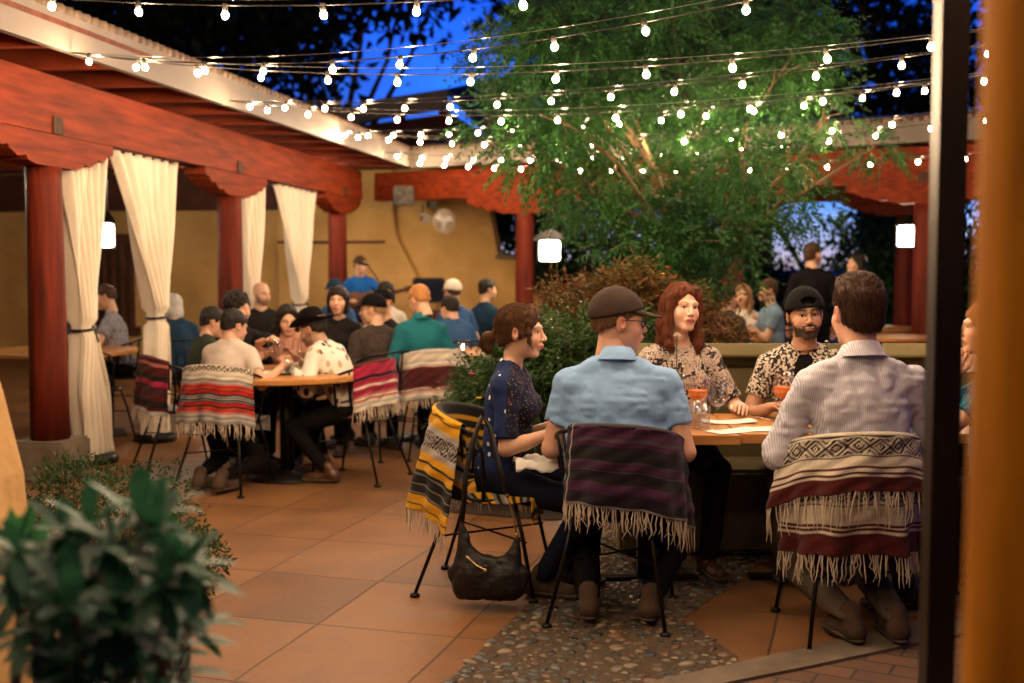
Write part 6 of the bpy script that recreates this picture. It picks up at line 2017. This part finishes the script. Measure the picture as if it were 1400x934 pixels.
diner('bearded man in a blue cap listening beside the far curtain', -1.85, 12.4, 200, lean=4, hair='dark', style='buzz', beard=.6, cap=M_DKBLUE, shirt=M_BLUE, sleeve='long', seat=.46)
diner('dark-haired woman in white behind the black caps', -1.25, 11.6, 175, male=False, lean=4, hair='dark', style='bob', shirt=M_WHITE, seat=.46)
diner('grey-haired man in charcoal right of the middle column', -2.75, 12.2, 120, lean=4, hair='grey', style='short', shirt=M_CHARC, sleeve='long', seat=.44)
PG = 'diners inside the left portal'
diner('grey-haired person in a dark blue jacket bending over inside the portal', -3.02, 10.6, 330, lean=20, hair='grey', style='bob', head=(-10, -15, 0), shirt=M_DKBLUE, sleeve='long', group=PG, drop=.03)
diner('man in a faded plaid shirt between the two cream curtains', -3.62, 10.85, 262, lean=12, hair='short_brown', style='buzz', tone=FAIR, head=(0, -12, 0), shirt=M_PLAID, group=PG, seat=.45, hrw=(-3.9, 10.6, .8), hlw=(-3.95, 10.4, .8))
diner('dark-haired woman resting her chin behind the first curtain', -4.25, 11.25, 160, male=False, hair='dark', style='bob', lean=8, head=(-15, -8, 0), shirt=M_CHARC, sleeve='long', group=PG, hlw=(-4.15, 10.95, 1.02))
diner('person in a dark leaf print top between the nearest column and the curtain', -3.80, 9.75, 30, lean=8, hair='black', style='short', shirt=M_PATD, sleeve='short', group=PG)

# glasses and bits on the left table
LT = 'glasses on the round table of the left group'
k = 0
for (x, y, kind, lb) in ((-1.80, 7.88, 'o', 'glass of orange cocktail nearest the white t-shirt elbow'), (-1.30, 8.28, 'o', 'glass of orange cocktail beside the cowboy hat brim'), (-1.72, 7.80, 't', 'water tumbler at the front edge of the round table'), (-1.50, 7.86, 't', 'water tumbler in the middle front of the round table'), (-1.40, 8.0, 't', 'water tumbler nearest the feather print sleeve'),
                         (-1.62, 8.12, 'w', 'wine glass in the centre of the round table'), (-1.48, 8.25, 'w', 'wine glass right of centre on the round table'), (-1.70, 8.30, 'w', 'wine glass before the woman in peach'), (-1.40, 8.40, 'w', 'wine glass at the back of the round table'), (-1.55, 8.42, 'w', 'farthest wine glass before the laughing group')):
    if kind == 'o': wine_glass(lb, x, y, .95, DRINK, .5, 1.15, kind='cocktail_glass', g=LT)
    elif kind == 't': tumbler(lb, x, y, g=LT)
    else: wine_glass(lb, x, y, 1.0, WATER, .2, 1.0, g=LT)
pp = empty('dinner_plate', (-1.62, 7.95, TZ), 0, 'white plate on the round table among the glasses', 'plate'); MB().lathe([(.06, 0), (.07, .003), (.12, .014), (.12, .017), (.06, .006), (.001, .005)], n=32).build('plate', PAPER, pp, smooth=True)
pp = empty('candle_jar', (-.42, 10.0, TZ), 0, 'small lit candle jar glowing beside the blue t-shirt', 'candle'); MB().lathe([(.03, 0), (.035, .01), (.035, .08), (.032, .08), (.032, .012), (.001, .01)], n=20).build('jar', GLASS, pp, smooth=True); MB().lathe([(.006, .02), (.010, .035), (.004, .055), (.001, .062)], n=10).build('flame', emis('flame', (1, .6, .2, 1), 60), pp, smooth=True)
tumbler('water tumbler on the table inside the portal', -3.80, 9.90, g='glasses inside the portal'); tumbler('second water tumbler farther left inside the portal', -4.05, 10.1, g='glasses inside the portal')
wine_glass('wine glass on the table inside the portal beside the plaid shirt', -3.75, 10.2, 1.0, WATER, .3, g='glasses inside the portal')

# ================================================================== SINGER
LS = (-1.98, 15.3); FS = 168
person('singer in a royal blue shirt playing guitar at a microphone', LS, FS, pose='stand', s=.93, hair='short_brown', style='short', head=(-35, -3, 0), shirt=M_ROYAL, neckline=None, pants=M_JEAN, hl=w2l(LS, FS, (-1.60, 14.95, 1.12)), hr=w2l(LS, FS, (-2.08, 15.0, 1.02)), standh=.90)
g = empty('guitar', (-1.93, 15.0, 1.03), 0, 'dark acoustic guitar held by the singer', 'guitar'); F = Fld((-.25, -.08, -.2), (.3, .08, .2), .01)
F.ell((-.08, 0, -.02), (.14, .045, .13), .02); F.ell((.10, 0, .02), (.10, .045, .10), .04); v, q = F.mesh(); mk('guitar_body', v, q, MLEATHER, g)
MB().beam((.16, 0, .035), (.56, 0, .13), .02, .05).build('neck', WOODD, g); MB().beam((.56, 0, .13), (.68, 0, .16), .02, .075).build('headstock', WOODD, g)
m_ = empty('microphone_stand', (-1.55, 14.7, 0), 0, 'slanted microphone stand in front of the singer', 'microphone stand')
MB().tube([(0, 0, .03), (0, 0, 1.15)], .012, 8).build('pole', IRON, m_); MB().tube([(0, 0, 1.10), (-.27, .12, 1.475)], .009, 8).build('boom', IRON, m_); MB().lathe([(.14, 0), (.14, .02), (.02, .035)], n=20).build('base', IRON, m_)
MB().tube([(-.27, .12, 1.475), (-.36, .18, 1.50)], [.018, .024], 10).sphere((-.37, .185, 1.502), .030, 10, 8).build('microphone', IRON, m_, smooth=True)
tv = empty('television', P(586, 397, 16.6), .15, 'black television on the adobe ledge right of the singer', 'television'); MB().box((0, 0, 0), (.46, .10, .36), bev=.02).build('housing', IRON, tv); MB().box((0, -.052, .0), (.40, .004, .30)).build('screen', pm('dark_screen', (.012, .016, .03), scale=2, rough=.1), tv)
MB().box((0, 0, -(P(586, 397, 16.6).z + .18) / 2 - .09 ), (.30, .24, P(586, 397, 16.6).z - .19), bev=.01).build('cabinet', WOODD, tv)
fn = empty('wall_fan', P(606, 303, 15.6), .5, 'grey caged fan under the corner of the back beam', 'fan')
b = MB()
for rr_ in (.05, .09, .13, .17, .20): b.tube([(rr_ * cos(a), -.06 + .25 * rr_ * rr_ * 8 * .3, rr_ * sin(a)) for a in np.linspace(0, 2 * pi, 25)], .004, 5, False)
for a in np.linspace(0, 2 * pi, 17)[:-1]: b.tube([(0, -.07, 0), (.12 * cos(a), -.065, .12 * sin(a)), (.20 * cos(a), -.03, .20 * sin(a)), (.14 * cos(a), .06, .14 * sin(a))], .003, 5)
b.build('cage', pm('fan_grey', (.5, .48, .45), (.4, .38, .36), scale=8, rough=.35, metal=.6), fn)
b = MB()
for a in (0, 2.1, 4.2): b.add([(0, -.02, 0), (.17 * cos(a), -.03, .17 * sin(a)), (.17 * cos(a + .7), .0, .17 * sin(a + .7)), (.05 * cos(a + 1.2), .01, .05 * sin(a + 1.2))], [(0, 1, 2, 3)])
b.build('blades', bpy.data.materials['fan_grey'], fn)
MB().tube([(0, -.03, 0), (0, .10, 0)], [.05, .045], 14).build('motor', bpy.data.materials['fan_grey'], fn); MB().tube([(0, .06, 0), (-.05, .06, .10), (-.15, .12, .22)], .015, 8).box((-.16, .12, .28), (.12, .12, .10)).build('bracket', IRON, fn)
sl = empty('spotlight', P(578, 297, 15.5), 0, 'small white spotlight left of the caged fan', 'spotlight')
MB().tube([(0, 0, 0), (.06, -.08, -.03)], [.05, .065], 14).build('head', FASC, sl); MB().tube([(0, .02, 0), (0, .02, .16)], .012, 8).build('arm', IRON, sl)
cl = MB(); cl.box((P(552, 268, 16.0).x, 15.95, P(552, 268, 16.0).z), (.28, .16, .26), bev=.02)
tag(cl.build('junction_box', pm('grey_box', (.04, .035, .03), (.10, .09, .075), scale=14, rough=.7)), 'dark mottled box fixed where the two beams meet', 'box')

fn.scale = (.8, .8, .8)

# ================================================================== RIGHT FAR GROUP
RG_ = 'guests under the right portal'
diner('man in a black shirt standing with his back turned at right', 3.16, 12.3, 12, pose='stand', hair='short_brown', style='tall', beard=.5, head=(48, 0, 0), shirt=M_BLACK, sleeve='long', width=1.1, s=.985, group=RG_, pants=M_BLACK)
diner('standing dark-haired woman looking up at the man in black', 3.78, 12.6, 262, pose='stand', male=False, hair='dark', style='bob', head=(-8, 12, 0), shirt=M_BLACK, s=.925, group=RG_, hlw=(3.45, 12.4, 1.30))
diner('seated man in a light blue shirt facing left at the far table', 2.68, 11.9, 262, hair='short_brown', style='short', head=(0, 0, 0), shirt=M_SKY, group=RG_, seat=.48, hlw=(2.35, 11.8, .85), hrw=(2.35, 12.0, .85))
diner('seated woman with long fair hair at the far table', 2.52, 12.75, 195, male=False, hair='sandy', style='long', head=(10, -4, 0), shirt=M_WHITE, group=RG_, hlw=(2.6, 12.3, .9))
diner('seated person in a dark grey jacket at the left of the far table', 2.10, 11.6, 40, hair='dark', style='short', head=(10, 0, 0), shirt=M_DJKT, sleeve='long', group=RG_)
round_table(2.35, 12.1, .42, 'round table of the far group at right')
round_table(4.35, 13.9, .45, 'far round table with papers between the right columns')
round_table(3.95, 12.2, .45, 'round wooden table just behind the head of the pinstriped shirt man')
for (x, y, lb) in ((2.25, 12.0, 'tumbler on the far table before the fair-haired woman'), (2.45, 12.15, 'tumbler on the far table before the light blue shirt')): tumbler(lb, x, y, g='glasses on the far table')
menu('white paper on the far round table between the right columns', 4.35, 13.8, .3, name='menu_card', g='papers on the far tables')
chair(2.72, 11.95, 262, 'black iron chair of the man in light blue'); chair(2.05, 11.5, 40, 'black iron chair of the person in the dark grey jacket')
chair(-1.0, 9.1, 318, 'black iron chair of the man in the speckled sweater'); chair(-.46, 10.4, 335, 'black iron chair of the person in the blue t-shirt')
chair(-3.0, 10.5, 330, 'black iron chair of the grey-haired person'); chair(-3.60, 10.9, 262, 'black iron chair of the man in faded plaid')
